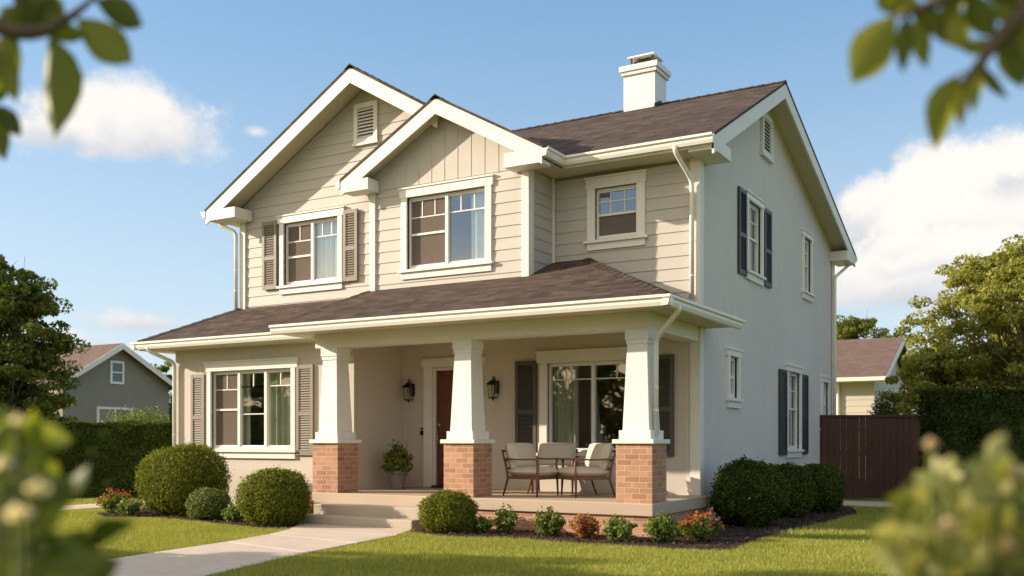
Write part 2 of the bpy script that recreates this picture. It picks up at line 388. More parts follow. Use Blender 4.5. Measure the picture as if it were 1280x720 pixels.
# bark chips
N = 26000
x = rs.uniform(-15.3, -3.3, N); y = rs.uniform(10.5, 20, N); k = inside(BED_L, x, y) | inside(BED_R, x, y); x = x[k]; y = y[k]; N = len(x)
z = .032+rs.rand(N)*.022; a = rs.rand(N)*6.28; L = rs.uniform(.012, .035, N); w = rs.uniform(.005, .013, N); tz = rs.uniform(-.012, .012, N)
dx = np.cos(a); dy = np.sin(a)
V = np.stack([np.stack([x-dx*L-dy*w, y-dy*L+dx*w, z-tz], 1), np.stack([x-dx*L+dy*w, y-dy*L-dx*w, z-tz+.004], 1), np.stack([x+dx*L+dy*w, y+dy*L-dx*w, z+tz], 1), np.stack([x+dx*L-dy*w, y+dy*L+dx*w, z+tz+.004], 1)], 1).reshape(-1, 3)
leaf('chips', (.02, .011, .007), (.06, .033, .02), (.12, .07, .045), 0, 3, .9, .2)
tag(fast_mesh('bark_chips', V, np.arange(4*N).reshape(N, 4), 'chips'), 'dark brown bark mulch chips strewn over the planting beds', 'mulch', None, 'stuff')
# grass blades
PATH = PL+PR[::-1]
def blades(n, x0, x1, y0, y1, hgt, wid):
    x = rs.uniform(x0, x1, n); y = rs.uniform(y0, y1, n)
    k = ~(inside(PATH, x, y) | inside(BED_L, x, y) | inside(BED_R, x, y) | ((x > -17.3) & (x < -16.15)) | ((x > -15) & (x < -4.8) & (y > 11.45)) | ((x > -4.95) & (x < -1.6) & (y > 20.1) & (y < 21.7)))
    u = (x*RT.x+y*RT.y); f = (x*FW.x+y*FW.y); k &= (f > 5) & (np.abs(u)/f < .56)
    x = x[k]; y = y[k]; n = len(x)
    h = hgt*rs.uniform(.55, 1.15, n)*(1+.25*np.sin(x*2.3+y*1.1)*np.sin(y*1.7-x*.6)); a = rs.rand(n)*6.28; w = wid*rs.uniform(.6, 1.2, n)
    lx = rs.normal(0, .35, n)*h; ly = rs.normal(0, .35, n)*h; dx = np.cos(a)*w; dy = np.sin(a)*w; z0 = np.zeros(n)
    return np.stack([np.stack([x-dx, y-dy, z0], 1), np.stack([x+dx, y+dy, z0], 1), np.stack([x+lx, y+ly, h], 1)], 1).reshape(-1, 3)
V = np.concatenate([blades(420000, -14, 0, 6, 13, .055, .0045), blades(130000, -20, -9, 6, 13, .055, .005), blades(150000, -5, 4, 9, 21, .055, .006), blades(90000, -24, -12, 9, 18, .06, .007)])
tag(fast_mesh('grass', V, np.arange(len(V)).reshape(-1, 3), 'blade'), 'short mown green lawn grass around the path', 'grass', None, 'stuff')

# ------------------------------------------------------------------ the house
HS = empty('house', (-9.8, 14.31, 0), 'large two storey beige house with brown gabled roofs and columned front porch', 'house')
def part(mb, name, mat, parent=HS, **k): return mb.build(name, mat, parent, **k)
def wallbox(mb, ax, c0, c1, u0, u1, z0, z1, holes=()):      # ax 'x': wall runs along X between y=c0..c1
    us = sorted({u0, u1, *[h[0] for h in holes], *[h[1] for h in holes]}); us = [u for u in us if u0 <= u <= u1]
    for a, b in zip(us, us[1:]):
        hs = sorted([h for h in holes if h[0] < (a+b)/2 < h[1]], key=lambda h: h[2]); z = z0
        for h in hs+[(0, 0, z1, z1)]:
            if h[2] > z:
                if ax == 'x': mb.box(a, b, c0, c1, z, min(h[2], z1))
                else: mb.box(c0, c1, a, b, z, min(h[2], z1))
            z = max(z, h[3])
def siding(mb, y, u0f, u1f, z0, z1, holes, pitch=.187, ax='x'):    # lap boards; u0f/u1f(z) give the ends
    z = z0; pr = .012
    while z < z1-.01:
        zt = min(z+pitch, z1); a0, a1, b0, b1 = u0f(z), u0f(zt), u1f(z), u1f(zt)
        sp_ = [((a0, a1), (b0, b1))]
        cuts = sorted([h for h in holes if h[2] < zt-1e-4 and h[3] > z+1e-4])
        segs = []; la = (a0, a1)
        for h in cuts:
            segs.append((la, (h[0], h[0]), z, zt)); la = (h[1], h[1])
            e = (min(h[1], b0), min(h[1], b1))
            if h[2] > z: segs.append(((h[0], h[0]), e, z, h[2]))
            if h[3] < zt: segs.append(((h[0], h[0]), e, h[3], zt))
        segs.append((la, (b0, b1), z, zt))
        for (p, q, za, zb) in segs:
            if q[0]-p[0] < .01: continue
            qa = pr*(1-(za-z)/pitch)+.004; qb = pr*(1-(zb-z)/pitch)+.004
            P = [(p[0], za, qa), (q[0], za, qa), (max(q[1], p[1]+.001), zb, qb), (p[1], zb, qb)]
            if ax == 'x': f = [Vector((u, y-o, zz)) for u, zz, o in P]; bk = [Vector((u, y, zz)) for u, zz, o in P]
            else: f = [Vector((y+o, u, zz)) for u, zz, o in P]; bk = [Vector((y, u, zz)) for u, zz, o in P]
            mb.mesh(f+bk, [(0, 1, 2, 3), (1, 0, 4, 5), (0, 3, 7, 4), (2, 1, 5, 6), (3, 2, 6, 7)])
        z = zt
# openings (u0,u1,z0,z1)
W_UL = (-12.92, -11.61, 4.22, 5.37); V_L = (-11.15, -10.79, 6.66, 7.28)
W_MID = (-9.83, -8.28, 4.20, 5.40); W_UR = (-6.73, -6.01, 4.53, 5.34)
W_LL = (-13.92, -11.95, 1.16, 2.58); W_P = (-7.60, -5.98, 1.12, 2.58); DOOR = (-9.92, -8.98, .49, 2.58)
S1 = (16.80, 17.62, 4.28, 5.50); S2 = (20.78, 21.42, 4.45, 5.58); S3 = (15.75, 16.22, 2.02, 2.70); S4 = (19.50, 20.45, 1.14, 2.68); S5 = (22.5, 23.1, 1.6, 2.62); V_R = (17.72, 18.20, 6.60, 7.20)
w = MB(); wallbox(w, 'x', YD, YD+.2, -14.9, -10.57, 0, 3.1, [W_LL]); w.box(-14.9, -14.7, YD+.2, 23.6, 0, 3.1); w.box(-10.77, -10.57, YD+.2, YA, 0, 3.1)
part(w, 'room_wall', 'stucco')
w = MB(); wallbox(w, 'x', YA, YA+.2, -10.77, XR-.2, 0, 3.3, [DOOR, W_P]); part(w, 'porch_wall', 'stucco')
# right side wall, one prism per strip between openings
def roof_under(Y): return (5.79+.501*(Y-13.82) if Y < 17.85 else 7.81-.3266*(Y-17.85))-.17
w = MB(); wallbox(w, 'y', XR-.2, XR, YA+.2, 23.6, 0, 5.62, [S1, S2, S3, S4, S5])
w.box(XR-.2, XR, YA, YA+.2, 0, 5.62)
w.prism([(XR, YA, 5.62), (XR, 23.6, 5.62), (XR, 23.6, roof_under(23.6)), (XR, 17.85, roof_under(17.85)), (XR, YA, roof_under(YA))], (-.2, 0, 0))
part(w, 'side_wall', 'stucco_grey')
w = MB(); w.box(-14.9, XR-.2, 23.4, 23.6, 0, 5.62); part(w, 'rear_wall', 'stucco_grey')
# upper walls: backing then lap boards
w = MB()
wallbox(w, 'x', YC, YC+.18, -14.0, -7.9, 3.3, 5.62, [W_UL, W_MID])
wallbox(w, 'x', YB, YB+.16, -10.58, -7.51, 3.3, 5.62, [W_MID])
w.box(-7.67, -7.51, YB+.16, YA, 3.3, 5.62)
wallbox(w, 'x', YA+.002, YA+.2, -7.51, XR-.2, 3.3, 5.62, [W_UR])
w.box(-14.0, -13.82, YC+.18, 23.4, 3.3, 5.62)
def gx(cx, h, slope): return lambda z: ((h-z)/slope)
PKL = 7.82-.22; SL = .59; PKM = 6.90-.20; SM = .555
w.prism([(-10.96-(PKL-5.62)/SL, YC, 5.62), (-10.96+(PKL-5.62)/SL, YC, 5.62), (-10.96, YC, PKL)], (0, .18, 0))
w.prism([(-9.045-(PKM-5.62)/SM, YB, 5.62), (-9.045+(PKM-5.62)/SM, YB, 5.62), (-9.045, YB, PKM)], (0, .16, 0))
part(w, 'upper_wall', 'stucco')
s_ = MB()
def lim(cx, pk, sl, side, edge):
    return lambda z: (max(edge, cx-(pk-z)/sl) if side < 0 else min(edge, cx+(pk-z)/sl))
siding(s_, YC, lim(-10.96, PKL, SL, -1, -14.0), lim(-10.96, PKL, SL, 1, -7.9), 3.5, PKL-.02, [W_UL, V_L, (-10.55, -7.5, 3, 6.45)])
part(s_, 'lap_siding', 'siding')
s_ = MB(); siding(s_, YB, lambda z: -10.58, lambda z: -7.51, 3.6, 5.60, [W_MID]); part(s_, 'lap_siding', 'siding')
s_ = MB(); siding(s_, YA, lambda z: -7.51, lambda z: XR, 3.2, 5.62, [W_UR]); part(s_, 'lap_siding', 'siding')
s_ = MB(); siding(s_, -7.51, lambda z: YB+.02, lambda z: YA-.03, 3.6, 5.62, [], ax='y'); part(s_, 'lap_siding', 'siding')
# vertical boards in the middle gable
s_ = MB(); X = -10.9; i = 0
while X < -7.2:
    x1 = X+.26
    for (a, b) in ((X+.004, x1-.004),):
        za = min(PKM-SM*abs(a+9.045), 9); zb = min(PKM-SM*abs(b+9.045), 9); zm = PKM if a < -9.045 < b else None
        if max(za, zb) > 5.66:
            pts = [(a, YB-.006, 5.60), (b, YB-.006, 5.60), (b, YB-.006, max(zb, 5.61))]+([(-9.045, YB-.006, zm)] if zm else [])+[(a, YB-.006, max(za, 5.61))]
            s_.prism(pts, (0, -.012, 0))
            if zb > 5.7: s_.prism([(b-.002, YB-.006, 5.6), (b+.010, YB-.006, 5.6), (b+.010, YB-.006, zb-.01), (b-.002, YB-.006, zb-.01)], (0, -.018, 0))
    X = x1
part(s_, 'board_siding', 'siding')
# corner boards and friezes
def cb(x0, x1, y0, y1, z0, z1): part(MB().box(x0, x1, y0, y1, z0, z1), 'corner_board', 'trim', bevel=.004)
cb(-14.04, -13.90, YC-.045, YC+.05, 3.45, 5.60); cb(-14.06, -13.98, YC+.05, YC+.15, 3.45, 5.60)
cb(-10.62, -10.50, YB-.045, YB+.1, 3.75, 5.58)
cb(-7.60, -7.47, YB-.045, YB+.0, 3.7, 5.58); cb(-7.505, -7.465, YB+.002, YB+.12, 3.7, 5.58)
cb(-5.13, -4.97, YA-.045, YA+.0, 3.2, 5.60); cb(-5.008, -4.968, YA+.002, YA+.12, 0.45, 5.60)
cb(-5.13, -4.97, YA-.04, YA-.0, .47, 3.0)
cb(-7.50, -7.45, YA-.05, YA-.03, 3.9, 5.6)
cb(-5.0, -4.955, 23.5, 23.62, 0, 5.55)
i_ = MB(); i_.box(-14.6, -5.3, 14.6, 23.3, 2.95, 3.1); i_.box(-14.6, -10.8, 13.2, 14.6, 2.95, 3.1); i_.box(-14.6, -5.3, 13.9, 23.3, .3, .45); i_.box(-8.9, -8.75, 14.6, 23, .45, 2.95); i_.box(-14.6, -5.3, 18.3, 18.45, .45, 5.6)
i_.box(-13.8, -5.3, 14.3, 23.3, 5.55, 5.6)
part(i_, 'interior_wall', 'interior')

# ---- windows
def frame_rect(mb, u0, u1, z0, z1, t, d0, d1, F):     # rectangular ring
    for (a, b, c_, e) in ((u0, u1, z0, z0+t), (u0, u1, z1-t, z1), (u0, u0+t, z0+t, z1-t), (u1-t, u1, z0+t, z1-t)): F(mb, a, b, d0, d1, c_, e)
def curtain_mb(u0, u1, z0, z1, d, F3, folds):
    m_ = MB(); n = folds*8; vs = []
    for i in range(n+1):
        u = u0+(u1-u0)*i/n; o = d+.03*math.sin(i/8*6.283)+.012*math.sin(i*1.1)
        vs += [F3(u, o, z0), F3(u, o-.01, z1)]
    m_.mesh(vs, [(2*i, 2*i+2, 2*i+3, 2*i+1) for i in range(n)]); return m_
def window(W_, plane, ax, casing, sashes, glassm, screens=(), label=None, head=.13, sill=.11, side=.1, mull=(), curt=(), wide_head=.05):
    """W_ opening; casing: material; sashes: list of (u0,u1,zmeeting or None,(grid cols, rows, z0 of grid))"""
    u0, u1, z0, z1 = W_
    if ax == 'x':
        F = lambda m_, a, b, d0, d1, c_, e: m_.box(a, b, plane+d0, plane+d1, c_, e)     # d positive = into the house
        F3 = lambda u, d, z: (u, plane+d, z)
    else:
        F = lambda m_, a, b, d0, d1, c_, e: m_.box(plane-d1, plane-d0, a, b, c_, e)
        F3 = lambda u, d, z: (plane-d, u, z)
    f = MB()
    F(f, u0-side, u0, -.045, .05, z0-.02, z1); F(f, u1, u1+side, -.045, .05, z0-.02, z1)
    F(f, u0-side-wide_head, u1+side+wide_head, -.05, .05, z1, z1+head); F(f, u0-side-wide_head-.02, u1+side+wide_head+.02, -.07, .0, z1+head, z1+head+.03)
    F(f, u0-side-.04, u1+side+.04, -.085, .05, z0-.065, z0-.02)
    F(f, u0-side, u1+side, -.045, 0, z0-.065-sill, z0-.065)
    fr = part(f, 'window_frame', casing, HS, bevel=.004)
    if label: fr['label'] = label
    s = MB(); gl = MB()
    frame_rect(s, u0, u1, z0, z1, .035, .03, .11, F)
    for (a, b, zm, grid) in sashes:
        frame_rect(s, a, b, z0+.03, z1-.03, .03, .045, .09, F)
        if zm: F(s, a+.03, b-.03, .04, .092, zm-.018, zm+.018)
        for (cols, rows, gz0, gz1) in (grid or ()):
            for k in range(1, cols): uu = a+(b-a)*k/cols; F(s, uu-.009, uu+.009, .055, .085, gz0, gz1)
            for k in range(0, rows+1):
                zz = gz0+(gz1-gz0)*k/rows
                if z0+.08 < zz < z1-.08: F(s, a+.03, b-.03, .0565, .0835, zz-.009, zz+.009)
    for uu in mull: F(s, uu-.028, uu+.028, .02, .10, z0+.03, z1-.03)
    part(s, 'sash', 'white_paint', fr)
    F(gl, u0+.03, u1-.03, .068, .073, z0+.03, z1-.03)
    part(gl, 'pane', glassm, fr)
    for (a, b, c_, e) in screens:
        q = MB(); F(q, a+.03, b-.03, .0625, .064, c_, e); part(q, 'insect_screen', 'screen', fr)
    for (a, b, mt, dep) in curt:
        part(curtain_mb(a, b, z0-.02, z1+.02, dep, F3, max(2, int((b-a)/.12))), 'curtain', mt, fr, smooth=True)
    return fr
def shutter(u0, u1, z0, z1, plane, ax, mat):
    if ax == 'x': F = lambda m_, a, b, d0, d1, c_, e: m_.box(a, b, plane-d1, plane-d0, c_, e)
    else: F = lambda m_, a, b, d0, d1, c_, e: m_.box(plane+d0, plane+d1, a, b, c_, e)
    m_ = MB(); t = min(.06, (u1-u0)*.2); o0 = .004; zm = z0+(z1-z0)*.46
    F(m_, u0, u0+t, o0, .045, z0, z1); F(m_, u1-t, u1, o0, .045, z0, z1)
    for (a, b) in ((z0, z0+.08), (zm-.035, zm+.035), (z1-.07, z1)): F(m_, u0+t, u1-t, o0, .043, a, b)
    F(m_, u0+t, u1-t, o0, .010, z0+.08, z1-.07)
    for (a, b) in ((z0+.08, zm-.035), (zm+.035, z1-.07)):
        n = int((b-a)/.042); st = (b-a)/n
        for i in range(n):
            zc = a+(i+.5)*st
            P = [(.012, zc+st*.42), (.018, zc+st*.5), (.040, zc-st*.35), (.034, zc-st*.45)]
            if ax == 'x': pl_ = [(u0+t, plane-d, z) for d, z in P]; off = (u1-u0-2*t, 0, 0)
            else: pl_ = [(plane+d, u0+t, z) for d, z in P]; off = (0, u1-u0-2*t, 0)
            m_.prism(pl_, off)
    return part(m_, 'shutter', mat)
gz = lambda W_, k: W_[3]-(W_[3]-W_[2])*k
u = W_UL; mid = (u[0]+u[1])/2
window(u, YC, 'x', 'trim', [(u[0], mid, gz(u, .55), [(2, 1, gz(u, .30), u[3])]), (mid, u[1], None, [(3, 1, gz(u, .27), u[3])])], 'glass_coated', [(u[0], mid, u[2]+.05, u[3]-.04)], mull=[mid], curt=[(mid+.05, u[1], 'curtain', .13), (u[0], mid, 'curtain', .16)])
shutter(-13.43, -13.07, 4.16, 5.44, YC-.028, 'x', 'shutter_taupe'); shutter(-11.46, -11.14, 4.16, 5.44, YC-.028, 'x', 'shutter_taupe')
u = W_MID; mid = -9.06
window(u, YB, 'x', 'trim', [(u[0], mid, gz(u, .52), [(3, 1, gz(u, .28), u[3]), (3, 1, gz(u, .52), gz(u, .28))][:1]), (mid, u[1], None, [(3, 1, gz(u, .27), u[3])])], 'glass_coated', [(u[0], mid, u[2]+.05, u[3]-.04)], mull=[mid], curt=[(u[1]-.36, u[1], 'curtain', .13), (u[0], mid, 'curtain', .15)], head=.14, side=.12, wide_head=.03)
u = W_UR
window(u, YA, 'x', 'trim', [(u[0], u[1], gz(u, .52), [(3, 2, gz(u, .52), u[3])])], 'glass_coated', [(u[0], u[1], u[2]+.05, gz(u, .54))], head=.16, side=.14, wide_head=.02)
u = W_LL; w3 = (u[1]-u[0])/3
window(u, YD, 'x', 'trim', [(u[0], u[0]+w3, gz(u, .50), [(2, 1, gz(u, .24), u[3])]), (u[0]+w3, u[0]+2*w3, None, [(2, 1, gz(u, .21), u[3]), (1, 1, gz(u, .56), gz(u, .21))]), (u[0]+2*w3, u[1], None, [(2, 1, gz(u, .21), u[3])])], 'glass_clear', [(u[0], u[0]+w3, u[2]+.05, u[3]-.04)], mull=[u[0]+w3, u[0]+2*w3], curt=[(u[0], u[0]+w3+.15, 'curtain_sage', .16), (u[0]+2*w3-.12, u[1], 'curtain_sage', .22)], head=.15)
shutter(-14.44, -14.09, 1.05, 2.54, YD-.002, 'x', 'shutter_taupe'); shutter(-11.82, -11.44, 1.05, 2.62, YD-.002, 'x', 'shutter_taupe')
u = W_P; mid = -6.79
window(u, YA, 'x', 'trim', [(u[0], mid, None, [(2, 1, gz(u, .19), u[3])]), (mid, u[1], None, [(2, 1, gz(u, .19), u[3])])], 'glass_clear', mull=[mid], curt=[(u[0]+.03, u[0]+.48, 'curtain_sage', .16)], head=.17, side=.14)
shutter(-8.20, -7.80, 1.06, 2.63, YA-.002, 'x', 'shutter_brown'); shutter(-5.80, -5.40, 1.06, 2.63, YA-.002, 'x', 'shutter_brown')
u = S1; window(u, XR, 'y', 'white_paint', [(u[0], u[1], gz(u, .5), [(2, 2, gz(u, .5), u[3]), (2, 1, u[2], gz(u, .5))])], 'glass_coated', head=.1, side=.09, curt=[(u[0], u[1], 'curtain', .3)])
shutter(16.25, 16.68, 4.14, 5.60, XR, 'y', 'shutter_dark'); shutter(17.80, 18.26, 4.14, 5.56, XR, 'y', 'shutter_dark')
u = S2; window(u, XR, 'y', 'white_paint', [(u[0], u[1], gz(u, .5), [(2, 2, gz(u, .5), u[3])])], 'glass_coated', head=.1, side=.09)
u = S3; window(u, XR, 'y', 'white_paint', [(u[0], u[1], gz(u, .5), [(2, 2, u[2], u[3])])], 'glass_coated', head=.1, side=.1)
u = S4; window(u, XR, 'y', 'white_paint', [(u[0], u[1], gz(u, .48), [(2, 2, gz(u, .48), u[3])])], 'glass_coated', head=.1, side=.09)
shutter(18.85, 19.36, 1.02, 2.68, XR, 'y', 'shutter_dark'); shutter(20.58, 21.10, 1.02, 2.68, XR, 'y', 'shutter_dark')
u = S5; window(u, XR, 'y', 'white_paint', [(u[0], u[1], gz(u, .5), [(2, 2, u[2], u[3])])], 'glass_coated', head=.1, side=.1)
# louvred gable vents
def vent(u0, u1, z0, z1, plane, ax, mat, parent=HS):
    if ax == 'x': F = lambda m_, a, b, d0, d1, c_, e: m_.box(a, b, plane-d1, plane-d0, c_, e)
    else: F = lambda m_, a, b, d0, d1, c_, e: m_.box(plane+d0, plane+d1, a, b, c_, e)
    m_ = MB(); t = .085
    frame_rect(m_, u0-t, u1+t, z0-t, z1+t, t, 0, .05, F); F(m_, u0-t-.02, u1+t+.02, 0, .07, z0-t-.04, z0-t)
    n = 9; st = (z1-z0)/n
    for i in range(n):
        zc = z0+(i+.5)*st; P = [(.004, zc+st*.3), (.010, zc+st*.42), (.044, zc-st*.25), (.038, zc-st*.37)]
        if ax == 'x': m_.prism([(u0, plane-d, z) for d, z in P], (u1-u0, 0, 0))
        else: m_.prism([(plane+d, u0, z) for d, z in P], (0, u1-u0, 0))
    o = part(m_, 'gable_vent', mat, parent)
    b = MB(); F(b, u0, u1, .0, .003, z0, z1); part(b, 'backing', 'dark_vent', o)
    return o
vent(V_L[0], V_L[1], V_L[2]+.02, V_L[3]-.06, YC-.002, 'x', 'trim'); vent(V_R[0], V_R[1], V_R[2], V_R[3], XR+.002, 'y', 'trim')
# ---- door
d = MB(); d.box(DOOR[0]+.05, DOOR[1]-.05, YA+.07, YA+.12, .52, 2.54)
for (a, b) in ((.12, .42), (.48, .78)):
    for (e, f) in ((.16, .75), (.9, 1.5), (1.62, 1.92)):
        d.box(DOOR[0]+a, DOOR[0]+b, YA+.055, YA+.07, .5+e, .5+f); d.box(DOOR[0]+a+.03, DOOR[0]+b-.03, YA+.045, YA+.055, .5+e+.03, .5+f-.03)
door = part(d, 'door', 'door_wood', HS, bevel=.006)
h = MB(); h.tube([(DOOR[0]+.12, YA+.06, 1.42), (DOOR[0]+.12, YA+.0, 1.40), (DOOR[0]+.12, YA-.005, 1.3), (DOOR[0]+.12, YA+.06, 1.2)], .012); h.lathe(DOOR[0]+.12, YA+.055, [(.02, 1.55), (.03, 1.56), (.03, 1.6), (.02, 1.61)], 10)
part(h, 'handle', 'brass', door)
f = MB(); f.box(DOOR[0]-.16, DOOR[0]+.02, YA-.04, YA+.06, .48, 2.6); f.box(DOOR[1]-.02, DOOR[1]+.14, YA-.04, YA+.06, .48, 2.6); f.box(DOOR[0]-.2, DOOR[1]+.18, YA-.05, YA+.06, 2.6, 2.75)
f.box(DOOR[0]+.02, DOOR[0]+.05, YA+.02, YA+.14, .5, 2.58); f.box(DOOR[1]-.05, DOOR[1]-.02, YA+.02, YA+.14, .5, 2.58); f.box(DOOR[0]+.05, DOOR[1]-.05, YA+.02, YA+.14, 2.54, 2.58)
part(f, 'door_frame', 'trim', HS, bevel=.004)
f = MB(); f.box(DOOR[0]+.03, DOOR[1]-.03, YA-.07, YA+.12, .475, .515); part(f, 'threshold', 'rubber', HS)
b = MB(); b.lathe(-10.2+.09, YA-.045, [(.012, 1.50), (.018, 1.505), (.018, 1.53), (.012, 1.535)], 10); b.box(-10.14, -10.08, YA-.052, YA-.03, 1.40, 1.48); part(b, 'doorbell', 'black_metal', HS)
# ---- wall lanterns
def lantern(x, z):
    m_ = MB(); y = YA-.13
    m_.box(x-.045, x+.045, YA-.02, YA-.0, z-.1, z+.12); m_.tube([(x, YA-.02, z+.08), (x, YA-.07, z+.17), (x, y, z+.19), (x, y, z+.13)], .009)
    m_.frustum(x, y, z+.06, z+.13, .17, .05); m_.frustum(x, y, z+.045, z+.06, .15, .17); m_.lathe(x, y, [(.008, z+.13), (.018, z+.15), (.004, z+.18)], 8)
    m_.frustum(x, y, z-.185, z-.165, .10, .12); m_.lathe(x, y, [(.008, z-.22), (.02, z-.2), (.01, z-.185)], 8)
    for sx in (-1, 1):
        for sy in (-1, 1): m_.tube([(x+sx*.053, y+sy*.053, z-.17), (x+sx*.068, y+sy*.068, z+.05)], .006, 6)
    o = part(m_, 'wall_lantern', 'black_metal', HS)
    q = MB(); q.frustum(x, y, z-.165, z+.044, .096, .125); part(q, 'lantern_glass', 'glass_clear', o)
    q = MB(); q.lathe(x, y, [(.02, z-.165), (.022, z-.06), (.006, z-.04)], 10); part(q, 'candle', 'lamp_glass', o)
lantern(-10.34, 2.2); lantern(-8.58, 2.2)
m_ = MB(); m_.lathe(-7.42, 13.4, [(.05, 2.99), (.05, 3.03)], 12); m_.tube([(-7.42, 13.4, 3.0), (-7.42, 13.4, 2.93)], .012); m_.lathe(-7.42, 13.4, [(.02, 2.90), (.03, 2.92), (.01, 2.94)], 10); part(m_, 'ceiling_hook', 'brass')

# ---- roofs: shingle slab over a painted deck
def slab(mb, poly, t): mb.prism(poly, (0, 0, -t))
RF = MB(); RF.cur = 0
DK = MB()
def roofplane(poly, t=.045, deck=.10, inset=None):
    RF.prism(poly, (0, 0, -t)); 
    DK.prism([Vector(q)-Vector((0, 0, t+.001)) for q in (inset or poly)], (0, 0, -deck))
yf, yr, ye = 13.82, 17.85, 24.25
xe = -4.6
roofplane([(-10.96, yf, 5.79), (xe, yf, 5.79), (xe, yr, 7.81), (-10.96, yr, 7.81)], inset=[(-10.96, yf+.03, 5.805), (xe-.04, yf+.03, 5.805), (xe-.04, yr, 7.81), (-10.96, yr, 7.81)])
roofplane([(-10.96, yr, 7.81), (xe, yr, 7.81), (xe, ye, 5.72), (-10.96, ye, 5.72)], inset=[(-10.96, yr, 7.81), (xe-.04, yr, 7.81), (xe-.04, ye-.03, 5.73), (-10.96, ye-.03, 5.73)])
yl = 13.30; hl = 7.82-.59*3.54
roofplane([(-14.5, yl, hl), (-10.96, yl, 7.82), (-10.96, ye, 7.82), (-14.5, ye, hl)], inset=[(-14.47, yl+.04, hl+.018), (-10.96, yl+.04, 7.82), (-10.96, ye, 7.82), (-14.47, ye, hl+.018)])
roofplane([(-10.96, yl, 7.82), (-9.12, yl, 7.82-.59*1.84), (-9.12, 13.64, 7.82-.59*1.84), (-7.60, 13.64, 7.82-.59*3.36), (-7.60, ye, 7.82-.59*3.36), (-10.96, ye, 7.82)], inset=[(-10.96, yl+.04, 7.82), (-9.16, yl+.04, 7.82-.59*1.80), (-9.16, 13.66, 7.82-.59*1.8), (-7.8, 13.66, 7.82-.59*3.16), (-7.8, 17, 7.82-.59*3.16), (-10.96, 17, 7.82)])
ym = 13.12; xm0, xm1 = -11.03, -7.06; hm = 6.90-SM*1.985
roofplane([(xm0, ym, hm), (-9.045, ym, 6.90), (-9.045, 16.1, 6.90), (xm0, 14.4, hm)], inset=[(xm0+.03, ym+.04, hm+.016), (-9.045, ym+.04, 6.9), (-9.045, 16, 6.9), (xm0+.03, 14.3, hm+.016)])
roofplane([(-9.045, ym, 6.90), (xm1, ym, hm), (xm1, 13.86, hm), (-9.045, 16.1, 6.90)], inset=[(-9.045, ym+.04, 6.9), (xm1-.03, ym+.04, hm+.016), (xm1-.03, 13.9, hm+.016), (-9.045, 16, 6.9)])
# lower roofs
zl, zp = 3.17, 3.15
roofplane([(-15.4, 12.48, zl), (-10.9, 12.48, zl), (-10.9, 13.85, zl+.715), (-14.02, 13.85, zl+.715)])
roofplane([(-15.4, 12.48, zl), (-14.02, 13.85, zl+.715), (-14.02, 23.9, zl+.715), (-15.4, 24.1, zl)])
ex, ey = -4.5, 11.62; zt = 4.245
roofplane([(-11.03, ey, zp), (ex, ey, zp), (-6.87, YA+.02, zt), (-10.55, YA+.02, zt)])
roofplane([(ex, ey, zp), (ex, 14.62, zp), (-5.0, 14.62, zp+.5*.462), (-5.0, YA+.02, zp+.5*.462), (-6.87, YA+.02, zt)])
RF.prism([(-11.10, 12.5, 3.2), (-11.03, 11.64, zp), (-10.55, 14.2, 4.2), (-11.02, 13.9, 3.9)], (0, 0, -.12))
roof = part(RF, 'roof', 'shingles')
part(DK, 'roof_deck', 'soffit', roof)
# ridge caps
def ridge(p, q, s1, w=.13):
    rc = MB()
    p, q = Vector(p), Vector(q); t = (q-p).normalized(); sd = Vector((t.y, -t.x, 0)).normalized(); n = int((q-p).length/.2)
    for i in range(n):
        a = p+(q-p)*i/n; b = p+(q-p)*(i+1.25)/n if i < n-1 else q
        la = [a-sd*w-Vector((0, 0, w*s1-.006)), a+Vector((0, 0, .026)), a+sd*w-Vector((0, 0, w*s1-.006))]
        lb = [b-sd*w-Vector((0, 0, w*s1-.001)), b+Vector((0, 0, .012)), b+sd*w-Vector((0, 0, w*s1-.001))]
        rc.mesh(la+lb, [(0, 1, 4, 3), (1, 2, 5, 4), (0, 2, 1)])
    part(rc, 'ridge_cap', 'shingles', roof)
ridge((xe, yr, 7.81), (-10.9, yr, 7.81), .42); ridge((-10.96, yl, 7.82), (-10.96, 23, 7.82), .59); ridge((-9.045, ym, 6.9), (-9.045, 16, 6.9), .55)
ridge((ex, ey, zp), (-6.87, YA, zt), .25, .11); ridge((-15.4, 12.48, zl), (-14.02, 13.85, zl+.715), .3, .1); ridge((-11.03, ey+.02, zp), (-10.6, 13.4, 3.88), .25, .09)
# flashing where the lower roof meets walls
# rake boards
def rake(p, q, h, off): part(MB().prism([Vector(p)-Vector((0, 0, .046)), Vector(q)-Vector((0, 0, .046)), Vector(q)-Vector((0, 0, .046+h)), Vector(p)-Vector((0, 0, .046+h))], off), 'rake_board', 'trim', roof)
rake((-14.48, yl+.01, hl+.012), (-10.96, yl+.01, 7.82), .26, (0, .035, 0)); rake((-10.96, yl+.01, 7.82), (-9.14, yl+.01, 7.82-.59*1.82), .26, (0, .035, 0))
rake((xm0+.02, ym+.01, hm+.012), (-9.045, ym+.01, 6.90), .25, (0, .035, 0)); rake((-9.045, ym+.01, 6.90), (xm1-.02, ym+.01, hm+.012), .25, (0, .035, 0))
rake((xe-.01, yf+.02, 5.80), (xe-.01, yr, 7.81), .26, (-.035, 0, 0)); rake((xe-.01, yr, 7.81), (xe-.01, ye-.02, 5.73), .26, (-.035, 0, 0))
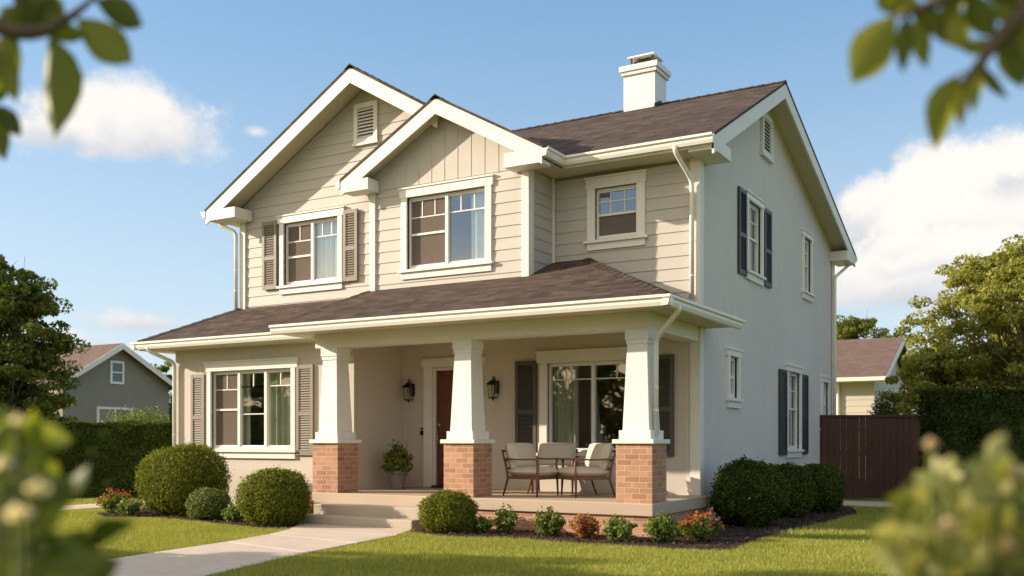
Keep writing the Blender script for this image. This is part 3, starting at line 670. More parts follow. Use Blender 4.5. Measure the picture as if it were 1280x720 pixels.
# sloped soffits under the rakes and level soffits under the eaves
sf = MB()
def sof(p, q, wv, t=.02):      # strip from p to q, width vector wv
    p, q, wv = Vector(p), Vector(q), Vector(wv); sf.prism([p, q, q+wv, p+wv], (0, 0, -t))
dz = .17
sof((-14.4, yl+.045, hl+.06-dz), (-10.96, yl+.045, 7.82-dz), (0, .47, 0)); sof((-10.96, yl+.045, 7.82-dz), (-9.14, yl+.045, 7.82-.59*1.82-dz), (0, .47, 0))
sof((xm0+.05, ym+.045, hm+.03-dz), (-9.045, ym+.045, 6.9-dz), (0, .33, 0)); sof((-9.045, ym+.045, 6.9-dz), (xm1-.05, ym+.045, hm+.03-dz), (0, .33, 0))
sof((xe-.045, yf+.05, 5.815-dz), (xe-.045, yr, 7.81-dz), (-.38, 0, 0)); sof((xe-.045, yr, 7.81-dz), (xe-.045, ye-.05, 5.74-dz), (-.38, 0, 0))
sf.box(xm1-.42, xe-.04, yf+.03, YA+.01, 5.60, 5.625)
sf.box(-7.52, xm1-.02, ym+.05, yf+.03, 5.598, 5.623)
sf.box(-14.46, -13.98, yl+.05, 23.8, 5.55, 5.575); sf.box(-10.98, xe-.05, 23.6, ye-.04, 5.50, 5.52)
sf.box(-15.36, -14.88, 12.52, 23.9, 3.00, 3.02); sf.box(-15.0, -10.56, 12.52, YD+.02, 3.001, 3.021)
sf.box(-10.98, ex-.04, ey+.04, YA+.02, 3.03, 3.05)
sf.box(-5.01, ex-.04, YA+.02, 14.6, 3.03, 3.05)
part(sf, 'soffit', 'soffit')
# fascias and boxed eave returns
fa = MB()
fa.box(xm1-.02, xe-.04, yf+.0, yf+.03, 5.60, 5.74); fa.box(xm1-.05, xm1-.02, ym+.05, yf+.0, 5.60, 5.74)
fa.box(-14.49, -14.46, yl+.05, ye, 5.55, 5.68); fa.box(-10.9, xe-.04, ye-.04, ye-.01, 5.5, 5.66)
fa.box(-15.38, -11.0, 12.50, 12.53, 3.0, 3.12); fa.box(-15.39, -15.36, 12.53, 24.0, 3.0, 3.12)
fa.box(-11.01, ex-.01, ey+.01, ey+.04, 3.03, 3.10); fa.box(ex-.04, ex-.01, ey+.04, 14.60, 3.03, 3.10); fa.box(-11.01, -10.98, ey+.04, 12.5, 3.03, 3.10); fa.box(-5.0, ex-.01, 14.60, 14.63, 3.03, 3.2)
part(fa, 'fascia', 'trim')
def ret(x0, x1, y0, y1, z0, z1):
    m_ = MB(); m_.box(x0, x1, y0, y1, z0, z1); return part(m_, 'eave_return', 'trim', bevel=.006)
ret(-14.44, -13.72, yl+.012, YC-.03, 5.50, 5.70); ret(-10.98, -10.42, ym+.012, YB-.03, 5.56, 5.76); ret(-7.75, xm1-.03, ym+.012, YB-.03, 5.54, 5.77)
ret(XR+.0, xe-.012, yf+.02, YA+.35, 5.56, 5.76); ret(XR+.0, xe-.012, 23.35, ye-.03, 5.46, 5.68)
# gutters
def gutter(p, q, outv, parent=HS):
    p, q, o = Vector(p), Vector(q), Vector(outv); up = Vector((0, 0, 1))
    prof = [(0, 0), (0, -.135), (.065, -.135), (.085, -.09), (.085, -.055), (.115, -.035), (.115, 0.0), (.105, 0.0), (.105, -.02), (.012, -.02), (.012, 0)]
    pts = [p+o*a+up*b for a, b in prof]
    m_ = MB(); m_.prism(pts, q-p); return part(m_, 'gutter', 'gutter_paint', parent)
gutter((xm1+.06, yf-.002, 5.765), (xe, yf-.002, 5.765), (0, -1, 0)); gutter((xm1-.018, ym+.0, 5.765), (xm1-.018, yf+.0, 5.765), (1, 0, 0))
gutter((-14.492, yl, hl-.03), (-14.492, ye, hl-.03), (-1, 0, 0)); gutter((-10.9, ye-.008, 5.69), (xe+.02, ye-.008, 5.69), (0, 1, 0))
gutter((-15.50, 12.498, 3.15), (-11.05, 12.498, 3.15), (0, -1, 0)); gutter((-15.392, 12.40, 3.15), (-15.392, 23.9, 3.15), (-1, 0, 0))
gutter((-11.12, ey+.008, 3.13), (ex+.10, ey+.008, 3.13), (0, -1, 0)); gutter((ex-.008, ey-.09, 3.13), (ex-.008, 14.66, 3.13), (1, 0, 0)); gutter((-11.012, ey+.01, 3.13), (-11.012, 12.40, 3.13), (-1, 0, 0))
gutter((xm0+.0, ym, hm-.02), (xm0+.0, 13.7, hm-.02), (-1, 0, 0))
def curve(pts, n=5, r=.4):            # round the bends of a polyline
    P = [Vector(p) for p in pts]; o = [P[0]]
    for i in range(1, len(P)-1):
        a = P[i]+(P[i-1]-P[i])*r; b = P[i]+(P[i+1]-P[i])*r
        la = min((P[i-1]-P[i]).length*.45, .09); lb = min((P[i+1]-P[i]).length*.45, .09)
        a = P[i]+(P[i-1]-P[i]).normalized()*la; b = P[i]+(P[i+1]-P[i]).normalized()*lb
        for k in range(n+1):
            t = k/n; o.append(a*(1-t)**2+P[i]*2*t*(1-t)+b*t*t)
    return o+[P[-1]]
def downspout(pts, ax=0, mat='gutter_paint'):
    m_ = MB(); m_.tube(curve(pts), .036, 12)
    o = part(m_, 'downspout', mat, smooth=True)
    zs = [pts[-2][2]-.25, (pts[-2][2]+pts[-1][2])/2, pts[-1][2]+.35]
    for z in zs:
        b = MB(); x, y = pts[-1][0], pts[-1][1]; b.lathe(x, y, [(.0385, z-.012), (.0385, z+.012)], 12); part(b, 'strap', mat, o)
downspout([(-5.18, 13.76, 5.66), (-5.18, 13.76, 5.58), (-5.08, 14.20, 5.24), (-5.08, 14.205, 3.45)])
downspout([(-4.45, 11.95, 3.04), (-4.45, 11.95, 2.97), (-4.90, 12.30, 2.66), (-4.90, 12.30, 1.36)])
downspout([(-15.05, 12.44, 3.05), (-15.05, 12.44, 2.98), (-14.86, 12.89, 2.78), (-14.86, 12.89, .05)])
downspout([(-4.75, 24.25, 5.6), (-4.75, 24.25, 5.5), (-4.93, 23.5, 5.1), (-4.93, 23.5, .05)])
downspout([(-14.42, 13.62, 5.56), (-14.42, 13.62, 5.48), (-14.10, 13.72, 5.32), (-14.10, 13.72, 3.85)])

# ---- chimney
c = MB(); c.box(-7.68, -7.03, 17.60, 18.20, 7.2, 8.38); ch = part(c, 'chimney', 'white_paint', HS, bevel=.006)
c = MB(); c.box(-7.72, -6.99, 17.56, 18.24, 8.38, 8.45); c.box(-7.75, -6.96, 17.53, 18.27, 8.45, 8.56); part(c, 'crown', 'white_paint', ch, bevel=.008)
c = MB()
for x in (-7.57, -7.13):
    for y in (17.73, 18.07): c.box(x-.014, x+.014, y-.014, y+.014, 8.56, 8.745)
c.box(-7.53, -7.17, 17.76, 18.04, 8.56, 8.69); part(c, 'flue', 'dark_vent', ch)
c = MB(); c.frustum(-7.35, 17.9, 8.74, 8.77, .56, .54, .50, .48); c.frustum(-7.35, 17.9, 8.77, 8.81, .54, .3, .48, .25); part(c, 'cap', 'white_paint', ch)
c = MB(); c.box(-7.73, -6.98, 17.55, 17.60, 7.5, 7.68); c.prism([(-7.03, 17.55, 7.52), (-7.03, 17.85, 7.68), (-7.03, 18.25, 7.62), (-7.03, 18.25, 7.78), (-7.03, 17.85, 7.88), (-7.03, 17.55, 7.74)], (.02, 0, 0)); part(c, 'flashing', 'roof_edge', ch)

# ---- porch: slab, brick base, steps, piers, columns, beam
c = MB(); c.box(-10.72, -4.85, 12.07, YA, .30, .47); part(c, 'porch_floor', 'porch_paint', bevel=.012)
c = MB(); c.box(-10.68, -4.89, 12.11, YA, -.05, .30); part(c, 'porch_base', 'brick')
for i, (y0, z) in enumerate(((11.77, .312), (11.47, .155))):
    c = MB(); c.box(-10.42, -8.30, y0, 12.065 if i == 0 else 11.772, -.05, z); part(c, 'step', 'concrete', bevel=.015)
for cx in (-5.13, -7.91, -10.46):
    cy = 12.35
    b = MB(); b.box(cx-.26, cx+.26, cy-.26, cy+.26, .47, 1.26); pier = part(b, 'porch_column', 'brick')
    c = MB(); c.box(cx-.30, cx+.30, cy-.30, cy+.30, 1.26, 1.32); part(c, 'cap_stone', 'trim', pier, bevel=.008)
    c = MB(); c.box(cx-.23, cx+.23, cy-.23, cy+.23, 1.32, 1.44); c.frustum(cx, cy, 1.44, 2.66, .385, .285); c.box(cx-.17, cx+.17, cy-.17, cy+.17, 2.66, 2.80); c.box(cx-.158, cx+.158, cy-.158, cy+.158, 2.6, 2.66)
    part(c, 'shaft', 'white_paint', pier, bevel=.006)
c = MB(); c.box(-10.6, -4.97, 12.22, 12.48, 2.80, 3.03); c.box(-5.25, -4.99, 12.48, YA-.05, 2.803, 3.03); c.box(-10.78, -10.6, 12.22, YD+.02, 2.803, 3.03)
part(c, 'porch_beam', 'trim', bevel=.006)

# ------------------------------------------------------------------ chairs
def make_chair(label):
    t = empty('porch_armchair', (0, 0, 0), label, 'armchair', 'armchairs on the porch')
    def P(mb, name, mat, par=t, **k): return mb.build(name, mat, par, **k)
    # faces -Y; seat .58 wide, .58 deep
    for sx in (-1, 1):
        m_ = MB(); m_.tube([(sx*.28, -.25, 0), (sx*.285, -.26, .30), (sx*.29, -.27, .52), (sx*.29, -.25, .585)], [.012, .019, .018, .016], 8); P(m_, 'leg', 'teak', smooth=True)
        m_ = MB(); m_.tube([(sx*.27, .36, 0), (sx*.275, .27, .28), (sx*.28, .29, .45), (sx*.28, .37, .74)], [.012, .02, .019, .015], 8); P(m_, 'leg', 'teak', smooth=True)
        m_ = MB(); m_.tube(curve([(sx*.29, -.27, .56), (sx*.30, -.24, .595), (sx*.30, .05, .585), (sx*.285, .33, .60)]), .02, sq=(.045, .024)); P(m_, 'armrest', 'teak', bevel=.005)
    m_ = MB(); m_.box(-.28, .28, -.27, -.235, .27, .32); m_.box(-.28, .28, .25, .285, .27, .32); m_.box(-.29, -.255, -.24, .26, .275, .32); m_.box(.255, .29, -.24, .26, .275, .32); m_.box(-.25, .25, -.235, .25, .30, .315)
    P(m_, 'seat_frame', 'teak', bevel=.006)
    m_ = MB()
    for z, y in ((.44, .30), (.57, .333), (.72, .366)): m_.box(-.27, .27, y-.01, y+.012, z-.018, z+.018)
    P(m_, 'back_rail', 'teak', bevel=.004)
    def pillow(w_, d_, h_, mtx, name):
        n = 12; vs = []; fs = []
        m2 = MB()
        for s in (1, -1):
            base = len(vs)
            for i in range(n+1):
                for j in range(n+1):
                    a = -1+2*i/n; b = -1+2*j/n
                    e = (1-abs(a)**6)*(1-abs(b)**6); hh = h_/2*(e**.35)*(1+.12*(1-a*a)*(1-b*b))
                    vs.append(mtx @ Vector((a*w_/2, b*d_/2, s*hh)))
            for i in range(n):
                for j in range(n):
                    q = [base+i*(n+1)+j, base+(i+1)*(n+1)+j, base+(i+1)*(n+1)+j+1, base+i*(n+1)+j+1]
                    fs.append(tuple(q) if s > 0 else tuple(q[::-1]))
        m2.mesh(vs, fs); P(m2, name, 'cushion', smooth=True)
    pillow(.55, .56, .16, Matrix.Translation((0, -.0, .385)), 'seat_cushion')
    pillow(.55, .44, .17, Matrix.Translation((0, .25, .635)) @ Matrix.Rotation(R(76), 4, 'X'), 'back_cushion')
    return t
def copy_tree(o, parent=None):
    c = o.copy(); COL.objects.link(c)
    if parent is not None: c.parent = parent; c.matrix_parent_inverse = o.matrix_parent_inverse.copy()
    for k in [q for q in bpy.data.objects if q.parent == o]: copy_tree(k, c)
    return c
ch0 = make_chair('cream cushioned wooden armchair at the left, facing right with its back to the door')
ch0.scale = (1.12, 1.06, .94); ch0.location = (-7.13, 13.02, .47); ch0.rotation_euler = (0, 0, R(82))
ch1 = copy_tree(ch0); ch1['label'] = 'cream cushioned wooden armchair at the back, under the large porch window'
ch1.location = (-7.22, 13.82, .47); ch1.rotation_euler = (0, 0, R(20))
ch2 = copy_tree(ch0); ch2['label'] = 'cream cushioned wooden armchair next to the right brick column'
ch2.location = (-6.42, 13.20, .47); ch2.rotation_euler = (0, 0, R(-38))

# ------------------------------------------------------------------ plants
def leafquads(P, Nn, size, rng, tilt=.7, asp=.55):
    """P centres, Nn outward normals -> leaf-shaped quads"""
    n = len(P); r = rng.normal(size=(n, 3)); nn = Nn+tilt*r; nn /= np.linalg.norm(nn, axis=1)[:, None]
    q = rng.normal(size=(n, 3)); a = np.cross(nn, q); a /= np.linalg.norm(a, axis=1)[:, None]; b = np.cross(nn, a)
    s = (size*rng.uniform(.6, 1.3, n))[:, None]
    V = np.stack([P-a*s, P-b*s*asp+nn*s*.15, P+a*s, P+b*s*asp+nn*s*.15], 1).reshape(-1, 3)
    return V
def blobdirs(n, rng):
    d_ = rng.normal(size=(n, 3)); return d_/np.linalg.norm(d_, axis=1)[:, None]
def lump(d_, seed, amp, fr=2.2):
    o = np.zeros(len(d_)); rg = np.random.RandomState(seed)
    for k in range(10):
        v = rg.normal(size=3); v /= np.linalg.norm(v); o += np.sin(fr*(1+k*.45)*(d_@v)*2+rg.rand()*6)/(1+k*.4)
    return 1+amp*o/2.5
def shrub(name, x, y, w_, d_, h_, mat, label, cat='shrub', group=None, n=6000, leafsz=.018, seed=1, amp=.05, z0=.02, power=2.4, stem=True, shell=.16, extra=None, spiky=0, rot=0, parent=None):
    rng = np.random.RandomState(seed)
    t = empty(name, (x, y, z0), label, cat, group) if parent is None else parent
    d1 = blobdirs(n, rng)
    sup = (np.abs(d1)**power).sum(1)**(-1/power)          # superellipsoid radius
    rad = sup*lump(d1, seed, amp)
    rr = rad*(1-shell*rng.rand(n)**1.6)*(1+spiky*np.abs(rng.normal(size=n))*.12)
    P = d1*rr[:, None]*np.array([w_/2, d_/2, h_/2]); 
    c, s = math.cos(rot), math.sin(rot); P = P@np.array([[c, s, 0], [-s, c, 0], [0, 0, 1]])
    P[:, 2] += h_/2*.96; k = P[:, 2] > .0; P = P[k]
    nr = d1[k]
    V = leafquads(P, nr, leafsz, rng, .75)+np.array([x, y, z0])
    o = fast_mesh('foliage', V, np.arange(len(V)).reshape(-1, 4), mat, t)
    # inner mass of twigs and leaves, knobbly
    nu, nv = 28, 16; vs = []
    uu = np.array([[math.cos(2*math.pi*i/nu)*math.sin(math.pi*j/nv), math.sin(2*math.pi*i/nu)*math.sin(math.pi*j/nv), math.cos(math.pi*j/nv)] for j in range(nv+1) for i in range(nu)])
    rc_ = (np.abs(uu)**power).sum(1)**(-1/power)*lump(uu, seed, amp)*(.90-shell*.6)
    C = uu*rc_[:, None]*np.array([w_/2, d_/2, h_/2]); C = C@np.array([[c, s, 0], [-s, c, 0], [0, 0, 1]]); C[:, 2] = np.maximum(C[:, 2]+h_/2*.96, 0.0); C += np.array([x, y, z0])
    F_ = np.array([[j*nu+i, (j+1)*nu+i, (j+1)*nu+(i+1) % nu, j*nu+(i+1) % nu] for j in range(nv) for i in range(nu)])
    fast_mesh('inner_growth', C, F_, mat, t, smooth=True)
    return t
def small_plant(name, x, y, w_, h_, mat, label, cat='plant', group=None, seed=1, n=34, lf=.03, flower=None, z0=.03):
    """many short leafy shoots fanning out of the ground"""
    rng = np.random.RandomState(seed); t = empty(name, (x, y, z0), label, cat, group)
    st = MB(); PP = []; NN = []; FP = []; FN = []
    for i in range(n):
        a = rng.rand()*6.283; r = math.sqrt(rng.rand())*w_/2; hh = h_*(1-.45*(2*r/w_)**2)*rng.uniform(.7, 1.05)
        tip = np.array([x+math.cos(a)*r, y+math.sin(a)*r, z0+hh]); b0 = np.array([x+math.cos(a)*r*.3, y+math.sin(a)*r*.3, z0])
        st.tube([b0, b0*.5+tip*.5+np.array([0, 0, .02]), tip], [.004, .003, .0015], 4)
        m_ = 26; tt = rng.uniform(.25, 1.0, m_)[:, None]; c0 = b0*(1-tt)+tip*tt+rng.normal(size=(m_, 3))*lf*.75
        c0[:, 2] = np.maximum(c0[:, 2], z0+.01); tgt = (PP, NN)
        PP.append(c0); nn = rng.normal(size=(m_, 3))*.6+np.array([math.cos(a)*.4, math.sin(a)*.4, .9]); NN.append(nn)
        if flower and rng.rand() < .75:
            k = 9; FP.append(tip+rng.normal(size=(k, 3))*lf*.7+np.array([0, 0, lf*.5])); FN.append(rng.normal(size=(k, 3))+np.array([0, 0, 1]))
    P = np.concatenate(PP); N_ = np.concatenate(NN); N_ /= np.linalg.norm(N_, axis=1)[:, None]
    V = leafquads(P, N_, lf, rng, .5, .5)
    fast_mesh('foliage', V, np.arange(len(V)).reshape(-1, 4), mat, t); st.build('stem', 'perennial', t)
    if flower:
        P = np.concatenate(FP); N_ = np.concatenate(FN); N_ /= np.linalg.norm(N_, axis=1)[:, None]
        V = leafquads(P, N_, lf*.75, rng, .5, .8); fast_mesh('blossom', V, np.arange(len(V)).reshape(-1, 4), flower, t)
    return t
G1 = 'clipped round boxwoods in the front beds'
shrub('boxwood', -13.4, 11.85, 1.40, 1.25, 1.20, 'boxwood', 'largest clipped round boxwood under the lower left window', 'shrub', G1, 30000, .019, 3, .085, spiky=.45)
shrub('boxwood', -10.55, 11.05, .97, .92, .84, 'boxwood', 'clipped round boxwood just left of the concrete steps', 'shrub', G1, 20000, .018, 8, .08, spiky=.5)
shrub('boxwood', -7.64, 11.42, .75, .68, .56, 'boxwood', 'clipped round boxwood right of the steps before the middle column', 'shrub', G1, 13000, .017, 12, .08, spiky=.5)
shrub('shrub', -12.22, 11.3, .66, .6, .50, 'boxwood_bright', 'low bushy green shrub between the two round boxwoods of the left bed', 'shrub', None, 6000, .02, 21, .08, spiky=.6)
small_plant('green_plant', -11.52, 11.2, .42, .30, 'perennial', 'small pale green plant left of the boxwood beside the steps', seed=31)
small_plant('green_plant', -11.9, 12.25, .5, .5, 'perennial', 'leafy green plant against the wall below the right shutter', seed=32)
small_plant('green_plant', -13.95, 11.15, .42, .32, 'perennial', 'small green plant at the front left of the largest boxwood', seed=33)
small_plant('flowering_plant', -14.7, 11.45, .55, .42, 'perennial', 'pink and red flowering plant at the far left end of the left bed', 'flowers', None, 34, flower='red_leaves')
small_plant('green_plant', -14.2, 12.0, .5, .40, 'perennial', 'green plant behind the pink flowers at the left bed end', seed=45)
small_plant('flowering_plant', -10.62, 11.9, .42, .30, 'perennial', 'pale orange flowering plant tucked beside the left of the steps', 'flowers', None, 35, flower='orange_leaves')
G2 = 'small plants along the brick porch base'
small_plant('green_plant', -7.2, 11.62, .34, .22, 'perennial', 'tiny green plant next to the round boxwood by the porch', seed=36, group=G2)
small_plant('green_plant', -6.83, 11.60, .36, .40, 'perennial', 'upright yellow green plant below the left porch chair', seed=37, group=G2)
small_plant('green_plant', -6.15, 11.60, .46, .38, 'boxwood_bright', 'rounded bushy green plant below the right porch chair', seed=38, group=G2, n=50)
small_plant('red_plant', -5.60, 11.55, .42, .32, 'orange_leaves', 'orange leaved plant between two green ones at the porch base', seed=39, group=G2, n=44)
small_plant('green_plant', -5.05, 11.42, .44, .34, 'perennial', 'green plant in front of the porch corner under the right column', seed=40, group=G2)
small_plant('green_plant', -4.52, 11.55, .46, .36, 'perennial', 'light green rounded plant just right of the porch corner', seed=41, group=G2, n=50)
small_plant('flowering_plant', -4.18, 12.0, .56, .36, 'perennial', 'red flowering plant at the right end of the porch bed', 'flowers', G2, 42, flower='red_leaves', n=44)
small_plant('flowering_plant', -4.35, 12.5, .40, .30, 'perennial', 'small red flowering plant behind the larger red one by the corner', 'flowers', G2, 43, flower='red_leaves')
G3 = 'dark shrubs along the right side wall'
shrub('dark_shrub', -4.30, 14.55, 1.0, 1.1, .98, 'dark_shrub', 'largest dark green shrub at the front corner of the grey side wall', 'shrub', G3, 15000, .024, 51, .10, spiky=.5)
shrub('dark_shrub', -4.25, 16.5, .85, .9, .88, 'dark_shrub', 'middle dark green shrub along the grey side wall', 'shrub', G3, 12000, .024, 52, .08, spiky=.4)
shrub('dark_shrub', -4.05, 17.9, .85, .95, .86, 'dark_shrub', 'rearmost dark green shrub along the grey side wall', 'shrub', G3, 12000, .024, 53, .08, spiky=.4)
# potted plant
pp = empty('potted_plant', (-10.08, 13.5, .47), 'bushy green plant in a grey pot beside the front door', 'potted plant')
m_ = MB(); m_.lathe(-10.08, 13.5, [(.115, .47), (.16, .74), (.172, .745), (.172, .785), (.15, .785), (.14, .74)], 24); m_.build('pot', 'pot_grey', pp, smooth=False, bevel=.004)
rng = np.random.RandomState(77); n = 1500; d_ = blobdirs(n, rng); P = d_*(.17+.09*rng.rand(n))[:, None]*np.array([1, 1, .8])*lump(d_, 5, .35)[:, None]+np.array([-10.08, 13.5, .93])
P2 = rng.normal(size=(350, 3))*np.array([.05, .05, .06])+np.array([-10.06, 13.5, 1.12]); P = np.concatenate([P, P2]); d_ = np.concatenate([d_, blobdirs(350, rng)])
V = leafquads(P, d_, .03, rng, .7); fast_mesh('foliage', V, np.arange(len(V)).reshape(-1, 4), 'tree_mid', pp)
st = MB()
for i in range(9): a = i*.7; st.tube([(-10.08, 13.5, .75), (-10.08+.12*math.cos(a), 13.5+.12*math.sin(a), 1.0)], .005, 5)
st.build('stem', 'bark', pp)

# hedges: clipped box forms made of leaves
def hedge(name, c0, ang, L, dpt, h, mat, label, n, seed, lf=.035):
    rng = np.random.RandomState(seed); t = empty(name, (c0[0], c0[1], 0), label, 'hedge')
    ca, sa = math.cos(ang), math.sin(ang)
    def wob(u, v, w_): return .05*np.sin(u*3.1+v*2)+.04*np.sin(u*7.3-w_*5)+.03*np.sin(w_*11+u*4)
    A = [L*h, L*h, L*dpt, dpt*h, dpt*h]; tot = sum(A); PP = []; NN = []
    for i, a in enumerate(A):
        k = int(n*a/tot); u = rng.uniform(0, L, k); w_ = rng.uniform(0, h, k); v = rng.uniform(-dpt/2, dpt/2, k); dd = -np.abs(rng.normal(size=k))*.05
        nr = np.zeros((k, 3))
        if i == 0: v = -dpt/2-wob(u, 0, w_)-dd; nr[:, 1] = -1
        if i == 1: v = dpt/2+wob(u, 1, w_)+dd; nr[:, 1] = 1
        if i == 2: w_ = h+.6*wob(u, v*3, 0)+dd; nr[:, 2] = 1
        if i == 3: u = wob(v*2, 0, w_)-dd; nr[:, 0] = -1
        if i == 4: u = L+wob(v*2, 0, w_)+dd; nr[:, 0] = 1
        PP.append(np.stack([u, v, w_], 1)); NN.append(nr)
    P = np.concatenate(PP); N_ = np.concatenate(NN)
    M = np.array([[ca, sa, 0], [-sa, ca, 0], [0, 0, 1]]); P = P@M; N_ = N_@M; P += np.array([c0[0], c0[1], 0])
    V = leafquads(P, N_, lf, rng, .8); fast_mesh('foliage', V, np.arange(len(V)).reshape(-1, 4), mat, t)
    b = MB(); mt = Matrix.Translation((c0[0], c0[1], 0)) @ Matrix.Rotation(ang, 4, 'Z'); b.box(.1, L-.1, -dpt/2+.1, dpt/2-.1, 0, h-.1, mt); b.build('inner_growth', mat, t)
    return t
A0 = R(30.07)
def camxy(px, z): v = RT*((px-640)/1226*z)+FW*z; return (v.x, v.y)
hedge('hedge', camxy(46, 22.2), A0, 3.9, .9, 1.70, 'dark_shrub', 'long clipped dark green hedge before the grey neighbour house', 46000, 61, .03)
hedge('hedge', camxy(1162, 18.6), A0, 1.9, 1.0, 2.25, 'dark_hedge', 'tall dark clipped hedge at the right end of the brown fence', 30000, 62, .03)
# ------------------------------------------------------------------ fences
def board_fence(name, p0, ang, L, h, mat, label, bw=.14, posts=None, cap=True):
    t = empty(name, (p0[0], p0[1], 0), label, 'fence'); mt = Matrix.Translation((p0[0], p0[1], 0)) @ Matrix.Rotation(ang, 4, 'Z')
    b = MB(); rng = random.Random(3); n = int(L/bw)
    for i in range(n):
        o = rng.uniform(-.004, .004); b.box(i*bw+.004, (i+1)*bw-.004, o, .02+o, .03, h-.02+rng.uniform(-.005, .005), mt)
    b.build('board_panel', mat, t)
    b = MB()
    for z in (.35, h*.55, h-.3): b.box(0, L, .021, .06, z-.04, z+.04, mt)
    b.build('rail', mat, t)
    k = int(L/2.2)+1
    for i in range(k+1):
        x = min(L, i*L/k); b = MB(); b.box(x-.05, x+.05, .062, .16, 0, h-.035, mt); b.build('post', mat, t)
    if cap: b = MB(); b.box(-.02, L+.02, -.03, .18, h-.03, h+.015, mt); b.build('cap_rail', mat, t)
px_f = camxy(1027, 21.8)
board_fence('wooden_fence', px_f, A0, 3.4, 1.86, 'fence_brown', 'tall dark brown board fence joining the right side of the house')
board_fence('wooden_fence', camxy(-60, 22.4), A0, 1.86, 1.62, 'fence_grey', 'pale grey board fence at the left end of the hedge', .12)

# ------------------------------------------------------------------ trees
def tree(name, x, y, H, crown_r, mat, label, seed, clumps=46, per=420, lf=.07, z_lo=.3, group=None, flat_=.6, cr=(.5, .95), lean=0, trunk_r=.16, shape=1.0):
    rng = np.random.RandomState(seed); t = empty(name, (x, y, 0), label, 'tree', group)
    tr = MB(); base = np.array([x, y, 0.]); top_ = base+np.array([lean, 0, H*.80])
    n = 7; ax = [base+(top_-base)*i/n+np.array([rng.normal()*.05*i, rng.normal()*.05*i, 0]) for i in range(n+1)]
    tr.tube(ax, [trunk_r*(1-.8*i/n)*(1.25 if i == 0 else 1) for i in range(n+1)], 10); tr.build('trunk', 'bark', t, smooth=True)
    br = MB(); PP = []; NN = []
    for i in range(clumps):
        f = rng.rand(); z = H*(z_lo+(1-z_lo)*f)*.94
        prof = math.sin(math.pi*min(1, max(.0, (.10+.88*f)))**shape)**.6
        a = rng.rand()*6.283; r = crown_r*prof*math.sqrt(rng.uniform(.08, 1))
        c = np.array([x+math.cos(a)*r+lean*f, y+math.sin(a)*r, z]); s = rng.uniform(*cr)
        st = ax[min(n, max(1, int((z/H-.18)*n)))]; md = st*.5+c*.5+rng.normal(size=3)*.15+np.array([0, 0, -.1*r])
        br.tube([st, md, c], [.05*trunk_r/.16, .03*trunk_r/.16, .008], 5)
        for j in range(3):
            e = c+rng.normal(size=3)*s*.5; br.tube([md*.4+c*.6, e], [.014, .004], 4)
        # clump = few sub-lobes
        for j in range(5):
            o = rng.normal(size=3)*np.array([s*.55, s*.55, s*.3]); ss = s*rng.uniform(.3, .6); k = per//5
            dd = blobdirs(k, rng); rr = (.45+.55*rng.rand(k)**.5)[:, None]
            PP.append(c+o+dd*rr*np.array([ss, ss, ss*flat_])); NN.append(dd+np.array([0, 0, .4]))
    br.build('branch', 'bark', t)
    P = np.concatenate(PP); N_ = np.concatenate(NN); N_ /= np.linalg.norm(N_, axis=1)[:, None]
    V = leafquads(P, N_, lf, rng, .8, .5); fast_mesh('crown', V, np.arange(len(V)).reshape(-1, 4), mat, t)
    return t
x, y = camxy(-2, 30); tree('garden_tree', x, y, 7.0, 1.85, 'tree_dark', 'tall dark green tree at the left edge above the hedge', 101, 112, 560, .075, .16, cr=(.5, .85))
x, y = camxy(1232, 28); tree('garden_tree', x, y, 6.9, 2.2, 'tree_olive', 'tall olive green tree with layered crown behind the right hedge', 112, 48, 560, .065, .26, flat_=.5, cr=(.5, .85))
x, y = camxy(1290, 24); tree('garden_tree', x, y, 6.2, 1.5, 'tree_olive', 'olive green tree cut by the right edge of the view', 113, 60, 560, .06, .18, flat_=.6, cr=(.45, .7))
x, y = camxy(1172, 25); tree('garden_tree', x, y, 3.6, 1.15, 'tree_olive', 'lower round yellow green tree beside the brown roofed house', 104, 60, 600, .055, .12, cr=(.35, .6), trunk_r=.08)
x, y = camxy(1072, 52); tree('garden_tree', x, y, 8.1, 1.9, 'tree_mid', 'distant round green tree rising over the brown roofed house', 105, 40, 500, .09, .25, cr=(.6, .9))
x, y = camxy(205, 55); tree('garden_tree', x, y, 5.9, 1.6, 'tree_mid', 'distant small tree showing behind the right end of the grey house', 106, 26, 320, .09, .2, cr=(.5, .9))
x, y = camxy(176, 25.5); shrub('shrub', x, y, 1.75, 1.5, 2.05, 'perennial', 'yellow green bush behind the hedge before the grey house wall', 'shrub', None, 9000, .04, 71, .22, z0=0, spiky=1.2, shell=.3, power=2)
x, y = camxy(1105, 24.5); shrub('shrub', x, y, .75, .8, 2.5, 'dark_shrub', 'dark bush just above the brown fence beside the yellow green tree', 'shrub', None, 5000, .035, 72, .2, z0=0, spiky=1, shell=.3, power=2)

